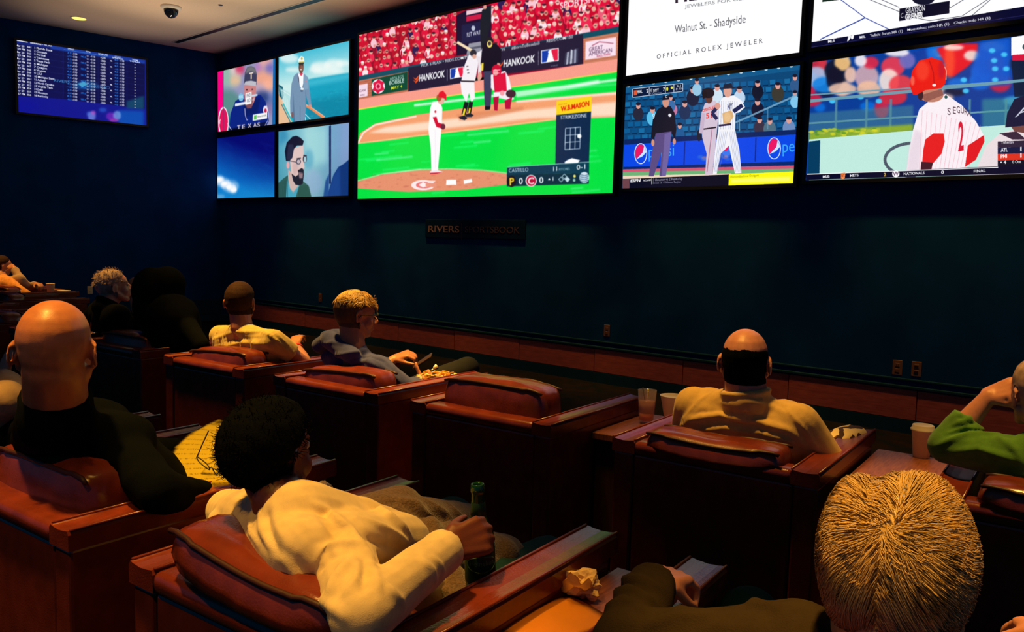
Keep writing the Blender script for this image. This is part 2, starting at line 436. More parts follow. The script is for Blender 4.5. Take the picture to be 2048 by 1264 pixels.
def get_co(me):
    a = np.empty(len(me.vertices) * 3, np.float32); me.vertices.foreach_get('co', a); return a.reshape(-1, 3)
def get_no(me):
    a = np.empty(len(me.vertices) * 3, np.float32); me.vertices.foreach_get('normal', a); return a.reshape(-1, 3)
def set_co(me, a):
    me.vertices.foreach_set('co', np.ascontiguousarray(a, np.float32).ravel()); me.update()
def wnoise(P, freq, seed, n=5):
    """smooth pseudo-noise from a few warped plane waves"""
    g = np.random.default_rng(seed); out = np.zeros(len(P)); Q = P * freq
    for i in range(n):
        d = g.normal(size=3); d /= np.linalg.norm(d); e = g.normal(size=3); e /= np.linalg.norm(e)
        out += np.sin(Q @ d * (1 + .5 * i) + 1.7 * np.sin(Q @ e * .7 + g.uniform(0, 6)) + g.uniform(0, 6)) / (1 + .4 * i)
    return out / n * 1.6
def wrinkle(me, amp=.006, freq=22, seed=1, ridge=.5):
    P = get_co(me); N = get_no(me)
    w = wnoise(P, freq, seed); w = (1 - ridge) * w + ridge * (1 - 2 * np.abs(wnoise(P, freq * .8, seed + 9)))
    set_co(me, P + N * (w * amp)[:, None])

from mathutils.bvhtree import BVHTree
def sculpt(me, folds):
    """cloth folds: each is a polyline of measured pixels dropped onto the garment, a width and a height; the surface is raised (or grooved) along it"""
    if not folds: return
    V = [v.co.copy() for v in me.vertices]; bvh = BVHTree.FromPolygons(V, [tuple(p.vertices) for p in me.polygons])
    P = get_co(me).astype(np.float64); N = get_no(me); D = np.zeros(len(P))
    for pts, wd, amp in folds:
        path = []
        for (ax, ay), (bx, by) in zip(pts, pts[1:]):
            n = max(2, int(math.hypot(bx - ax, by - ay) / 5))
            path += [(ax + (bx - ax) * i / n, ay + (by - ay) * i / n) for i in range(n)]
        path.append(pts[-1]); hits = []
        for i, (x, y) in enumerate(path):
            h = bvh.ray_cast(CAM, pix_ray(x, y).normalized())
            if h[0] is not None: hits.append((h[0], math.sin(PI * min(max((i + .7) / (len(path) + .4), 0), 1)) ** .5))
        if not hits: continue
        best = np.zeros(len(P))
        for h, f in hits:
            d2 = ((P - np.array(h)) ** 2).sum(1); best = np.maximum(best, f * np.exp(-d2 / wd ** 2))
        D += amp * best
    set_co(me, P + N * D[:, None])

SKINS = {}
def skin(name, col, rough=.45):
    return mat(name, col, rough, .45, noise_scale=45, noise_amt=.14, bump=.08, bump_scale=300)
def cloth(name, col, rough=.85, amt=.16, bump=.25, scale=420, sheen=.15):
    dark = max(col) < .08
    if dark: rough, sheen = 1.0, 0.0
    return mat(name, col, rough, .03 if dark else .15, noise_scale=30, noise_amt=amt, bump=bump, bump_scale=scale, sheen=sheen)

def head_matrix(pos, yaw=0, pitch=0, roll=0, scale=1.0):
    base = Matrix((UD, VD, Vector((0, 0, 1)))).transposed()
    R = base @ Matrix.Rotation(math.radians(-yaw), 3, 'Z') @ Matrix.Rotation(math.radians(pitch), 3, 'X') @ Matrix.Rotation(math.radians(roll), 3, 'Y')
    M = (R * scale).to_4x4(); M.translation = Vector(pos); return M

def head_blob(B, M, ears=True, narrow=1.0, jaw=1.0, nose=1.0):
    """head about 23 cm tall, x right, y face, z up, origin between the ears"""
    R3 = M.to_3x3(); s = R3.col[0].length
    def P(x, y, z): return M @ Vector((x, y, z))
    def E(c, r, rot=None):
        m = R3 * (1.0 / s)
        if rot is not None: m = m @ rot
        B.ell(P(*c), tuple(q * s for q in r), m)
    def C(a, b, r0, r1=None, **k): B.cap(P(*a), P(*b), r0 * s, (r0 if r1 is None else r1) * s, **k)
    n = narrow
    E((0, -.014, .036), (.074 * n, .094, .084)); E((0, .030, .034), (.063 * n, .060, .066)); E((0, -.045, .012), (.064 * n, .056, .062))
    E((0, .044, -.020), (.056 * n, .047, .062))
    for k in (-1, 1):
        E((k * .036, .050, -.028), (.025, .028, .030)); C((k * .050, .004, -.045), (k * .030, .050, -.082 * jaw), .022, .018)
        C((k * .012, .083, .026), (k * .040, .072, .030), .0095, .008)
        E((k * .0115, .097, -.030), (.009, .010, .008))
    C((-.030, .050, -.082 * jaw), (.030, .050, -.082 * jaw), .019); E((0, .068, -.090 * jaw), (.020, .017, .016))
    E((0, .074, -.056), (.028, .019, .022))
    E((0, .0905, -.0525), (.021, .008, .0058)); E((0, .0895, -.0645), (.018, .008, .0062))
    C((0, .086, .018), (0, .110 * (1 + .03 * (nose - 1)), -.023), .0085, .0125 * nose)
    if ears:
        for k in (-1, 1):
            pts = []
            for i in range(9):
                a = math.radians(-60 + 290 * i / 8)
                pts.append(P(k * (.0730 * n + .007 + .006 * math.cos(a)), -.012 - .017 * math.cos(a) - .004, -.002 + .029 * math.sin(a) * (1.0 if math.sin(a) > 0 else .95)))
            B.chain(pts, [.0052 * s] * 9); E((k * (.0710 * n + .005), -.010, -.004), (.007, .014, .022)); E((k * (.071 * n + .006), -.002, -.030), (.006, .008, .009))

def hand_blob(B, wrist, d, n, side, curl=(25, 30, 20), spread=6, thumb=(35, 20), size=1.0, thumb_in=20, fr=.0088):
    """wrist point, direction to the knuckles, back-of-hand normal, side +1 right / -1 left; fingers curl towards -n"""
    wrist = Vector(wrist); d = Vector(d).normalized(); n = Vector(n); n = (n - d * n.dot(d)).normalized(); s = d.cross(n) * side   # s points to the little finger
    k = size
    def at(a, b, c): return wrist + (d * a + s * b + n * c) * k
    for b0, b1 in ((-.020, -.030), (-.006, -.010), (.010, .012), (.022, .031)):
        B.cap(at(-.005, b0 * .8, 0), at(.082 - abs(b1) * .25, b1, 0), .0165 * k, .0125 * k)
    lens = ((.041, .026, .021), (.046, .029, .022), (.043, .027, .021), (.034, .021, .018))
    for i, (b, L) in enumerate(zip((-.029, -.0095, .011, .030), lens)):
        p = at(.084 - abs(b) * .30, b, .002); ang = 0; sp = math.radians(spread * (i - 1.4)); r = fr * (1 if i < 3 else .9)
        base = (d * math.cos(sp) + s * math.sin(sp)).normalized()
        cs = curl[i] if isinstance(curl[0], (tuple, list)) else curl
        for j in range(3):
            ang += cs[j]; a = math.radians(ang)
            dirn = base * math.cos(a) - n * math.sin(a)
            q = p + dirn * L[j] * k
            B.cap(p, q, r * (1.06 - .07 * j) * k, r * (1.0 - .09 * j) * k, n=10); p = q
    p = at(.020, -.030, -.004); ta = math.radians(thumb[0]); ti = math.radians(thumb_in)
    base = (d * math.cos(ta) - s * math.sin(ta)); base = (base * math.cos(ti) - n * math.sin(ti)).normalized()
    B.cap(at(.004, -.014, 0), p, .017 * k, .0145 * k)
    q = p + base * .038 * k; B.cap(p, q, .0140 * k, .0112 * k, n=10)
    tb = math.radians(thumb[1]); axis = base.cross(n).normalized()
    d2 = (base * math.cos(tb) + (d * .9 - n * .45).normalized() * math.sin(tb)).normalized()
    q2 = q + d2 * .030 * k; B.cap(q, q2, .0110 * k, .0098 * k, n=10)
    B.cap(q2, q2 + (d2 + d * .25).normalized() * .022 * k, .0098 * k, .0078 * k, n=10)

def hair_cap(name, body_me, M, test, thick, m, parent, seed=3, rough=0.0, freq=90):
    """the part of the head surface where test(local) > 0, lifted off the scalp: a close-cut head of hair"""
    P = get_co(body_me); N = get_no(body_me); inv = np.array(M.inverted())
    L = P @ inv[:3, :3].T + inv[:3, 3]
    t = test(L)
    t = np.where((np.abs(L[:, 0]) > .0745) & (L[:, 2] < .036) & (L[:, 2] > -.05) & (L[:, 1] > -.042) & (L[:, 1] < .03), -1.0, t); keep = (t > -.15) & (np.abs(L).max(1) < .15)
    lift = np.clip(t, 0, 1) ** .6 * thick
    if rough: lift = lift + np.clip(t * 3, 0, 1) * rough * wnoise(P, freq, seed)
    lift = np.where(t > 0, lift, -.002)
    Q = P + N * lift[:, None]
    idx = -np.ones(len(P), int); ids = np.nonzero(keep)[0]; idx[ids] = np.arange(len(ids))
    faces = [tuple(int(idx[i]) for i in p.vertices) for p in body_me.polygons if all(keep[i] for i in p.vertices)]
    me = bpy.data.meshes.new(name); me.from_pydata([tuple(q) for q in Q[ids]], [], faces)
    return link_me(name, me, m, parent, True)

def strands(name, roots, dirs, lens, width, m, parent, curve=None, seg=6, taper=.25, seed=1):
    """locks of hair as thin three-sided tapering tubes. curve(p, d, t, i) -> new direction"""
    vs = []; fs = []
    for i, (p, d, L) in enumerate(zip(roots, dirs, lens)):
        p = Vector(p); d = Vector(d).normalized(); b0 = len(vs); st = L / seg
        for j in range(seg + 1):
            t = j / seg; r = width * (1 - (1 - taper) * t)
            a = d.orthogonal().normalized(); b = d.cross(a)
            for k in range(3): vs.append(tuple(p + (a * math.cos(2.094 * k) + b * math.sin(2.094 * k)) * r))
            if j < seg:
                if curve: d = curve(p, d, t, i).normalized()
                p = p + d * st
        for j in range(seg):
            for k in range(3):
                a0 = b0 + j * 3 + k; a1 = b0 + j * 3 + (k + 1) % 3
                fs.append((a0, a1, a1 + 3, a0 + 3))
        fs.append((b0 + seg * 3, b0 + seg * 3 + 1, b0 + seg * 3 + 2))
    me = bpy.data.meshes.new(name); me.from_pydata(vs, [], fs)
    return link_me(name, me, m, parent, True)

def lerp(a, b, t): return Vector(a) * (1 - t) + Vector(b) * t

def person(J, label, skin_m, top_m, leg_m, voxel=.007, cvox=.009, girth=1.0, sleeves='long', head_kw={}, hands={}, folds=(), wr=(.006, 22, .5),
           collar=.0, group=None, extra_skin=None, extra_top=None, legs=True, arm=1.0, neck_r=.056, smooth=4, top_name='sweater', cuff=.0, shoe_m=None, cuffs_name=None):
    """J: joints. Root of the thing is the continuous skin surface; clothes, hair and eyes are its children."""
    root = empty('person', (J['pel'].x, J['pel'].y, 0.0))
    inv = Matrix.Translation(-Vector(root.location))
    M = J['headM']; hs = M.to_3x3().col[0].length
    B = Blob(); head_blob(B, M, **head_kw)
    sL, sR, pel = J['sL'], J['sR'], J['pel']; neck = J['neck']; mid = (sL + sR) / 2
    B.cap(M @ Vector((0, -.028, -.030)), neck, neck_r * hs, (neck_r + .006) * hs)
    B.cap(M @ Vector((0, .012, -.045)), lerp(neck, mid, .3) , .045 * hs, .05)
    B.cap(neck, lerp(mid, pel, .15), .06, .085); B.cap(lerp(sL, sR, .15), lerp(sL, sR, .85), .048); B.cap(lerp(mid, pel, .2), pel, .10 * girth, .11 * girth)
    for S, k in (('L', -1), ('R', 1)):
        s_, e_, w_ = J['s' + S], J['e' + S], J['w' + S]
        B.cap(s_, e_, .046 * arm, .038 * arm); B.cap(e_, lerp(e_, w_, .35), .038 * arm, .040 * arm); B.cap(lerp(e_, w_, .35), w_, .040 * arm, .026 * arm)
        h = hands.get(S)
        if h: hand_blob(B, w_, h[0], h[1], k, **(h[2] if len(h) > 2 else {}))
        else: hand_blob(B, w_, (w_ - e_), Vector((0, 0, 1)), k)
        if legs:
            hip = J['hip' + S]; kn = J['k' + S]; an = J['a' + S]
            B.cap(hip, kn, .075, .052); B.cap(kn, an, .050, .034); B.cap(an, an + VD * .13 - Vector((0, 0, an.z - .045)), .034, .03)
    if extra_skin: extra_skin(B)
    me = B.mesh('body', voxel, smooth)
    body = link_me('body', me, skin_m, None, True); body.parent = root; body.matrix_parent_inverse = inv
    me.transform(Matrix.Identity(4))
    def child(name, me_, m, par=None, sm=True):
        o = link_me(name, me_, m, None, sm); o.parent = par or root; o.matrix_parent_inverse = inv if par is None else inv; return o
    # eyes
    Bq = bmesh.new()
    for k in (-1, 1):
        bmesh.ops.create_uvsphere(Bq, u_segments=12, v_segments=8, radius=.0115 * hs, matrix=Matrix.Translation(M @ Vector((k * .030, .076, .011))))
    me_e = bpy.data.meshes.new('eyes'); Bq.to_mesh(me_e); Bq.free(); child('eyes', me_e, M_EYE)
    # upper garment
    T = Blob(); g = girth
    T.cap(lerp(sL, sR, .04), lerp(sL, sR, .96), .066 * (.6 + .4 * g))
    hL, hR = J['hipL'], J['hipR']
    up = (mid - pel).normalized()
    nt = lerp(neck, mid, .15)
    for t in (0, .25, .5, .75, 1):
        a = lerp(sL, sR, .14 + .72 * t) - up * .045; b = lerp(lerp(hL, hR, t), pel, .15) + up * .03
        mm = lerp(a, b, .5) + J.get('belly', Vector((0, 0, 0)))
        T.cap(a, mm, .098 * g, .112 * g); T.cap(mm, b, .112 * g, .112 * g)
    for k in (0, 1):
        T.cap(lerp(nt, mid, .0) + Vector((0, 0, -.01)), lerp(mid, (sL, sR)[k], .72), .058, .060)
    for S in 'LR':
        s_, e_, w_ = J['s' + S], J['e' + S], J['w' + S]
        if sleeves == 'long':
            T.cap(s_, e_, .066 * arm, .056 * arm); T.cap(e_, lerp(e_, w_, .45), .056 * arm, .050 * arm); T.cap(lerp(e_, w_, .45), lerp(e_, w_, .93), .050 * arm, .043 * arm, flat1=True)
            if cuff: T.cap(lerp(e_, w_, .86), lerp(e_, w_, .95), .046 * arm, .044 * arm, flat0=True, flat1=True)
        elif sleeves == 'short':
            T.cap(s_, lerp(s_, e_, .55), .066 * arm, .062 * arm, flat1=True)
        elif sleeves == 'push':
            T.cap(s_, e_, .066 * arm, .060 * arm); T.cap(e_, lerp(e_, w_, .55), .060 * arm, .056 * arm, flat1=True)
    if collar:
        ax = (M @ Vector((0, -.02, -.03)) - neck).normalized(); a = ax.orthogonal().normalized(); b = ax.cross(a)
        cpts = [neck + ax * collar + (a * math.cos(2 * PI * i / 16) + b * math.sin(2 * PI * i / 16)) * (neck_r * hs + .012) for i in range(17)]
        T.chain(cpts, [.011] * 17, n=8)
        T.cap(neck - ax * .03, neck + ax * collar * .8, neck_r * hs + .022, neck_r * hs + .012, flat1=True)
    if extra_top: extra_top(T)
    tm = T.mesh(top_name, cvox, smooth)
    sculpt(tm, folds)
    if wr: wrinkle(tm, wr[0], wr[1], sum(map(ord, label)) % 97, wr[2])
    top = child(top_name, tm, top_m)
    if legs:
        L = Blob()
        L.ell(pel, (.17 * g, .13 * g, .11)); L.cap(hL, hR, .105 * (.7 + .3 * g))
        for S in 'LR':
            L.cap(J['hip' + S], J['k' + S], .092, .072); L.cap(J['k' + S], lerp(J['k' + S], J['a' + S], .92), .070, .055, flat1=True)
        lm = L.mesh('trousers', .012, 4); wrinkle(lm, .004, 20, 5, .4); child('trousers', lm, leg_m)
        for S in 'LR':
            F = Blob(); an = J['a' + S]
            F.cap(an - Vector((0, 0, an.z - .05)) - VD * .04, an + VD * .15 - Vector((0, 0, an.z - .04)), .042, .036)
            child('shoe', F.mesh('shoe', .012, 3), shoe_m or M_SHOE)
    tag(root, label, 'person', group)
    return root, body, top, child

def joints(uc, v, z=0.0, head=None, yaw=0, pitch=0, roll=0, hscale=1.0, **over):
    """seated figure in a club chair at (uc, v); anything in over replaces the default joint"""
    J = dict(sL=xy(uc - .19, v + .30, .83), sR=xy(uc + .19, v + .30, .83), neck=xy(uc, v + .29, .90), pel=xy(uc, v + .47, .50),
             hipL=xy(uc - .09, v + .50, .49), hipR=xy(uc + .09, v + .50, .49), kL=xy(uc - .13, v + .92, .52), kR=xy(uc + .13, v + .92, .52),
             aL=xy(uc - .12, v + .98, .09), aR=xy(uc + .12, v + .98, .09), eL=xy(uc - .29, v + .42, .62), eR=xy(uc + .29, v + .42, .62),
             wL=xy(uc - .12, v + .66, .60), wR=xy(uc + .12, v + .66, .60))
    J.update(over)
    hp = head if head is not None else xy(uc, v + .30, 1.02)
    J['headM'] = head_matrix(hp, yaw, pitch, roll, hscale)
    return J

M_EYE = mat('eye_white', (.35, .3, .28), .2, .5, noise_scale=300, noise_amt=.3)
M_SHOE = mat('dark_shoe', (.02, .016, .015), .6, .3, noise_scale=20, noise_amt=.3)
M_DARKPANTS = cloth('dark_trousers', (.018, .02, .026))
M_HAIR_BLACK = mat('black_hair', (.003, .004, .006), .95, .04, noise_scale=120, noise_amt=.4, bump=.5, bump_scale=260)
M_HAIR_BROWN = mat('brown_hair', (.038, .013, .006), .8, .2, noise_scale=160, noise_amt=.5, bump=.5, bump_scale=400)
M_HAIR_BLOND = mat('blond_hair', (.62, .38, .13), .45, .5, noise_scale=40, noise_amt=.45)
M_HAIR_WHITE = mat('white_blond_hair', (.78, .52, .22), .42, .4, noise_scale=30, noise_amt=.35)
M_HAIR_GREY = mat('grey_hair', (.62, .42, .34), .6, .3, noise_scale=40, noise_amt=.4)
def hairy(m, f=.15):
    nt = m.node_tree; b = nt.nodes['Principled BSDF']; out = nt.nodes['Material Output']; tr = nt.nodes.new('ShaderNodeBsdfTranslucent'); mx = nt.nodes.new('ShaderNodeMixShader'); mx.inputs[0].default_value = f
    src = b.inputs['Base Color'].links[0].from_socket; nt.links.new(src, tr.inputs['Color']); nt.links.new(b.outputs[0], mx.inputs[1]); nt.links.new(tr.outputs[0], mx.inputs[2]); nt.links.new(mx.outputs[0], out.inputs['Surface'])
for _m in (M_HAIR_BLOND, M_HAIR_WHITE, M_HAIR_GREY): hairy(_m)
SK_LIGHT = skin('light_skin', (.62, .30, .19)); SK_TAN = skin('tan_skin', (.50, .20, .11)); SK_PINK = skin('ruddy_skin', (.60, .25, .17))
SK_BROWN = skin('brown_skin', (.15, .040, .024)); SK_BALD = skin('shaved_scalp_skin', (.50, .18, .08), .40)
# ------------------------------------------------------------------ the people
PEOPLE = 'spectators seated in the club chairs'
def Zup(z): return Vector((0, 0, z))

# --- bald man in the mustard sweater
def bald_man():
    J = joints(-1.035, R1, head=pt(1490, 727, 2.98), yaw=-14, pitch=2, hscale=1.12,
               neck=pt(1492, 785, 2.96), sL=pt(1388, 812, 3.0), sR=pt(1598, 848, 2.98), eL=xy(-1.30, 3.10, .62), eR=xy(-.735, 3.06, .635),
               wL=xy(-1.16, 3.38, .62), wR=xy(-.92, 3.36, .62))
    f = [([(1345, 868), (1380, 838), (1440, 830), (1510, 842), (1580, 862), (1625, 900)], .014, .016), ([(1350, 885), (1390, 862), (1450, 856), (1520, 866), (1600, 888)], .011, .011),
         ([(1355, 852), (1400, 826), (1460, 822), (1540, 838)], .009, -.006), ([(1370, 905), (1440, 880), (1520, 886), (1590, 902)], .010, .010),
         ([(1545, 785), (1580, 825), (1612, 862), (1636, 900)], .006, .006), ([(1440, 775), (1400, 800), (1365, 840)], .006, .005), ([(1480, 800), (1540, 812), (1580, 830)], .012, .006), ([(1590, 850), (1615, 890), (1630, 920)], .009, -.007)]
    r, b, t, ch = person(J, 'bald man in a mustard sweater seen from behind in the front row', SK_PINK, cloth('mustard_sweater', (.68, .45, .15)), M_DARKPANTS,
                         voxel=.006, cvox=.007, girth=1.2, collar=.004, neck_r=.064, folds=f, wr=(.0035, 20, .6), arm=1.18, group=PEOPLE)
    def test(L):
        x, y, z = L[:, 0], L[:, 1], L[:, 2]
        ring = .030 - z - .30 * np.clip(y, -1, 1) + 3.0 * x * x + .003 * np.sin(x * 75 + 1) + .0012 * np.sin(x * 210)
        low = z + .058 + .25 * np.clip(y + .03, 0, 1)
        front = .012 - y - .02
        return np.minimum(np.minimum(ring * 14, low * 30), front * 22)
    hair_cap('hair', b.data, J['headM'], test, .006, M_HAIR_BLACK, r, rough=.0012).matrix_parent_inverse = Matrix.Translation(-Vector(r.location))
bald_man()

# --- large bald man in black, left
def bald_black():
    J = joints(-2.315, R2, head=pt(112, 706, 1.04), yaw=-52, pitch=2, hscale=1.2,
               neck=pt(112, 800, 1.06), sL=pt(10, 880, 1.30), sR=pt(240, 890, 1.20), eL=xy(-2.62, 1.36, .68), eR=pt(318, 985, 1.16), wL=xy(-2.45, 1.58, .66), wR=pt(412, 992, 1.37),
               pel=xy(-2.315, 1.36, .50))
    def ext(T):
        T.cap(J['sL'], J['sR'], .10, .10); T.cap(lerp(J['sL'], J['sR'], .2), J['pel'], .14, .15); T.cap(lerp(J['sL'], J['sR'], .8), J['pel'], .14, .15); T.cap(J['neck'] - Zup(.05), lerp(J['sL'], J['sR'], .5) - Zup(.03), .10, .13)
    r, b, t, ch = person(J, 'large bald man in a black shirt seen from behind at the left', SK_BALD, cloth('black_shirt', (.003, .004, .005)), M_DARKPANTS,
                         voxel=.006, cvox=.010, girth=1.2, collar=.006, neck_r=.062, arm=1.05, group=PEOPLE, top_name='shirt', extra_top=ext, smooth=10,
                         hands={'R': (UD * .6 + VD * .5, Zup(1), dict(curl=(35, 40, 25)))}, head_kw=dict(jaw=1.05))
bald_black()

# --- woman in the cream sweater
JW = {}
def cream_woman():
    J = joints(-1.29, R2, head=pt(545, 917, 1.13), yaw=-12, pitch=6, hscale=1.0,
               neck=pt(560, 1002, 1.09), sL=pt(500, 1040, 1.13), sR=pt(678, 1085, 1.12), pel=pt(838, 1135, 1.50),
               eR=pt(722, 1232, .965), wR=pt(900, 1092, 1.27), eL=pt(455, 1020, 1.30), wL=xy(-1.45, 1.62, .58),
               hipL=xy(-1.40, 1.50, .50), hipR=xy(-1.20, 1.47, .50), kL=pt(905, 1040, 1.84), kR=pt(1095, 1118, 2.0), aL=xy(-1.50, 2.0, .09), aR=xy(-1.22, 2.05, .09))
    JW.update(J)
    hd = pt(985, 1062, 1.365) - J['wR']
    f = [([(625, 1005), (660, 1025), (700, 1060), (735, 1105), (745, 1118)], .009, .011), ([(640, 1035), (665, 1060), (690, 1100)], .010, -.006),
         ([(548, 1010), (560, 1060), (590, 1110)], .010, .010), ([(520, 1020), (525, 1060), (545, 1100)], .009, .009), ([(500, 1030), (503, 1065), (520, 1090)], .007, .008), ([(535, 1020), (540, 1065), (560, 1110)], .006, -.006),
         ([(628, 1130), (645, 1100), (680, 1085), (715, 1092), (740, 1115)], .010, .012), ([(640, 1140), (660, 1115), (690, 1105)], .009, -.007),
         ([(728, 1118), (726, 1150), (726, 1185)], .006, -.008), ([(742, 1120), (752, 1150), (758, 1180)], .008, .008), ([(700, 1120), (670, 1160), (655, 1205)], .012, .011), ([(690, 1190), (712, 1160), (722, 1130)], .008, .008),
         ([(730, 1000), (770, 1030), (805, 1055), (820, 1075)], .014, .014), ([(735, 1040), (770, 1058), (800, 1075), (815, 1090)], .010, .010), ([(720, 1075), (760, 1085), (800, 1098)], .010, -.008),
         ([(845, 1120), (862, 1140), (870, 1160)], .008, .008), ([(865, 1115), (880, 1130), (886, 1145)], .006, .006), ([(770, 1165), (790, 1190), (805, 1205)], .009, .008), ([(600, 1150), (640, 1195), (690, 1235)], .010, .010), ([(575, 1080), (600, 1130), (630, 1170)], .010, -.006), ([(560, 1110), (600, 1165), (650, 1220)], .009, .008)]
    def ext(T):
        # loose back and chest of the reclining torso, raised collar on the left
        T.cap(pt(600, 1040, 1.10), pt(760, 1090, 1.32), .085, .09); T.cap(pt(520, 1050, 1.12), pt(610, 1105, 1.03), .07, .075)
        T.cap(pt(690, 1092, 1.11), pt(800, 1090, 1.34), .07, .075)
        T.cap(pt(445, 1035, 1.16), pt(475, 1000, 1.17), .026, .022); T.cap(pt(475, 1000, 1.17), pt(500, 985, 1.22), .022, .015)
        T.cap(pt(440, 1040, 1.15), pt(470, 1075, 1.08), .03, .05)
    r, b, t, ch = person(J, 'woman in a cream sweater reclining with a blanket and a beer bottle', SK_BROWN, cloth('cream_sweater', (.80, .62, .34), bump=.15), cloth('teal_trousers', (.02, .07, .075)),
                         voxel=.0055, cvox=.0055, girth=.86, folds=f, wr=(.0025, 24, .6), arm=1.0, neck_r=.050, group=PEOPLE, extra_top=ext, cuff=.01,
                         hands={'R': (hd, UD * .72 - VD * .45 + Zup(.5), dict(curl=((48, 50, 30), (46, 52, 32), (48, 54, 34), (52, 56, 36)), spread=5, thumb=(30, 35), thumb_in=48, size=1.02))})
    M = J['headM']
    def test(L):
        x, y, z = L[:, 0], L[:, 1], L[:, 2]
        face = -.036 - y + 1.5 * np.clip(z - .012, 0, 1)
        return np.minimum(np.minimum((face) * 20, (z + .052 + .15 * np.clip(y, -1, 0) - .9 * np.clip(np.abs(x) - .035, 0, 1)) * 18), 1.0)
    h = hair_cap('hair', b.data, M, test, .026, M_HAIR_BLACK, r, rough=.004, freq=110); h.matrix_parent_inverse = Matrix.Translation(-Vector(r.location))
    # short coils standing off the cap
    g = np.random.default_rng(5); roots = []; dirs = []; lens = []
    for _ in range(1400):
        a = g.uniform(0, 2 * PI); zz = g.uniform(-.5, 1); q = Vector((.094 * math.sqrt(1 - zz * zz) * math.cos(a), -.020 + .108 * math.sqrt(1 - zz * zz) * math.sin(a), .036 + .104 * zz))
        if q.y > -.045 + 1.5 * max(0, q.z - .012) or q.z < -.03: continue
        roots.append(M @ (q * .97)); dirs.append(M.to_3x3() @ (Vector((q.x, q.y + .02, q.z - .036)).normalized() + Vector(g.normal(0, .5, 3)))); lens.append(g.uniform(.012, .026))
    o = strands('hair_coils', roots, dirs, lens, .0016, M_HAIR_BLACK, None, curve=lambda p, d, t, i: d + Vector(g.normal(0, .45, 3)), seg=4)
    o.parent = r; o.matrix_parent_inverse = Matrix.Translation(-Vector(r.location)); o['kind'] = 'stuff'
    # hoop earring under the right ear
    bm = bmesh.new(); c = M @ Vector((.084, -.008, -.048)); R3 = M.to_3x3()
    tube(bm, [c + R3 @ Vector((.003 + .004 * math.sin(a), .0115 * math.cos(a), .0115 * math.sin(a))) for a in [2 * PI * k / 20 for k in range(20)]], .0013, 6, closed=True)
    e = link_mesh('earring', bm, mat('silver_gold', (.8, .6, .4), .25, .5, .9, noise_scale=50, noise_amt=.05), None, True); e.parent = r; e.matrix_parent_inverse = Matrix.Translation(-Vector(r.location)); e['label'] = 'thin hoop earring'
    return J, r, hd
JW, R_WOMAN, HD_WOMAN = cream_woman()

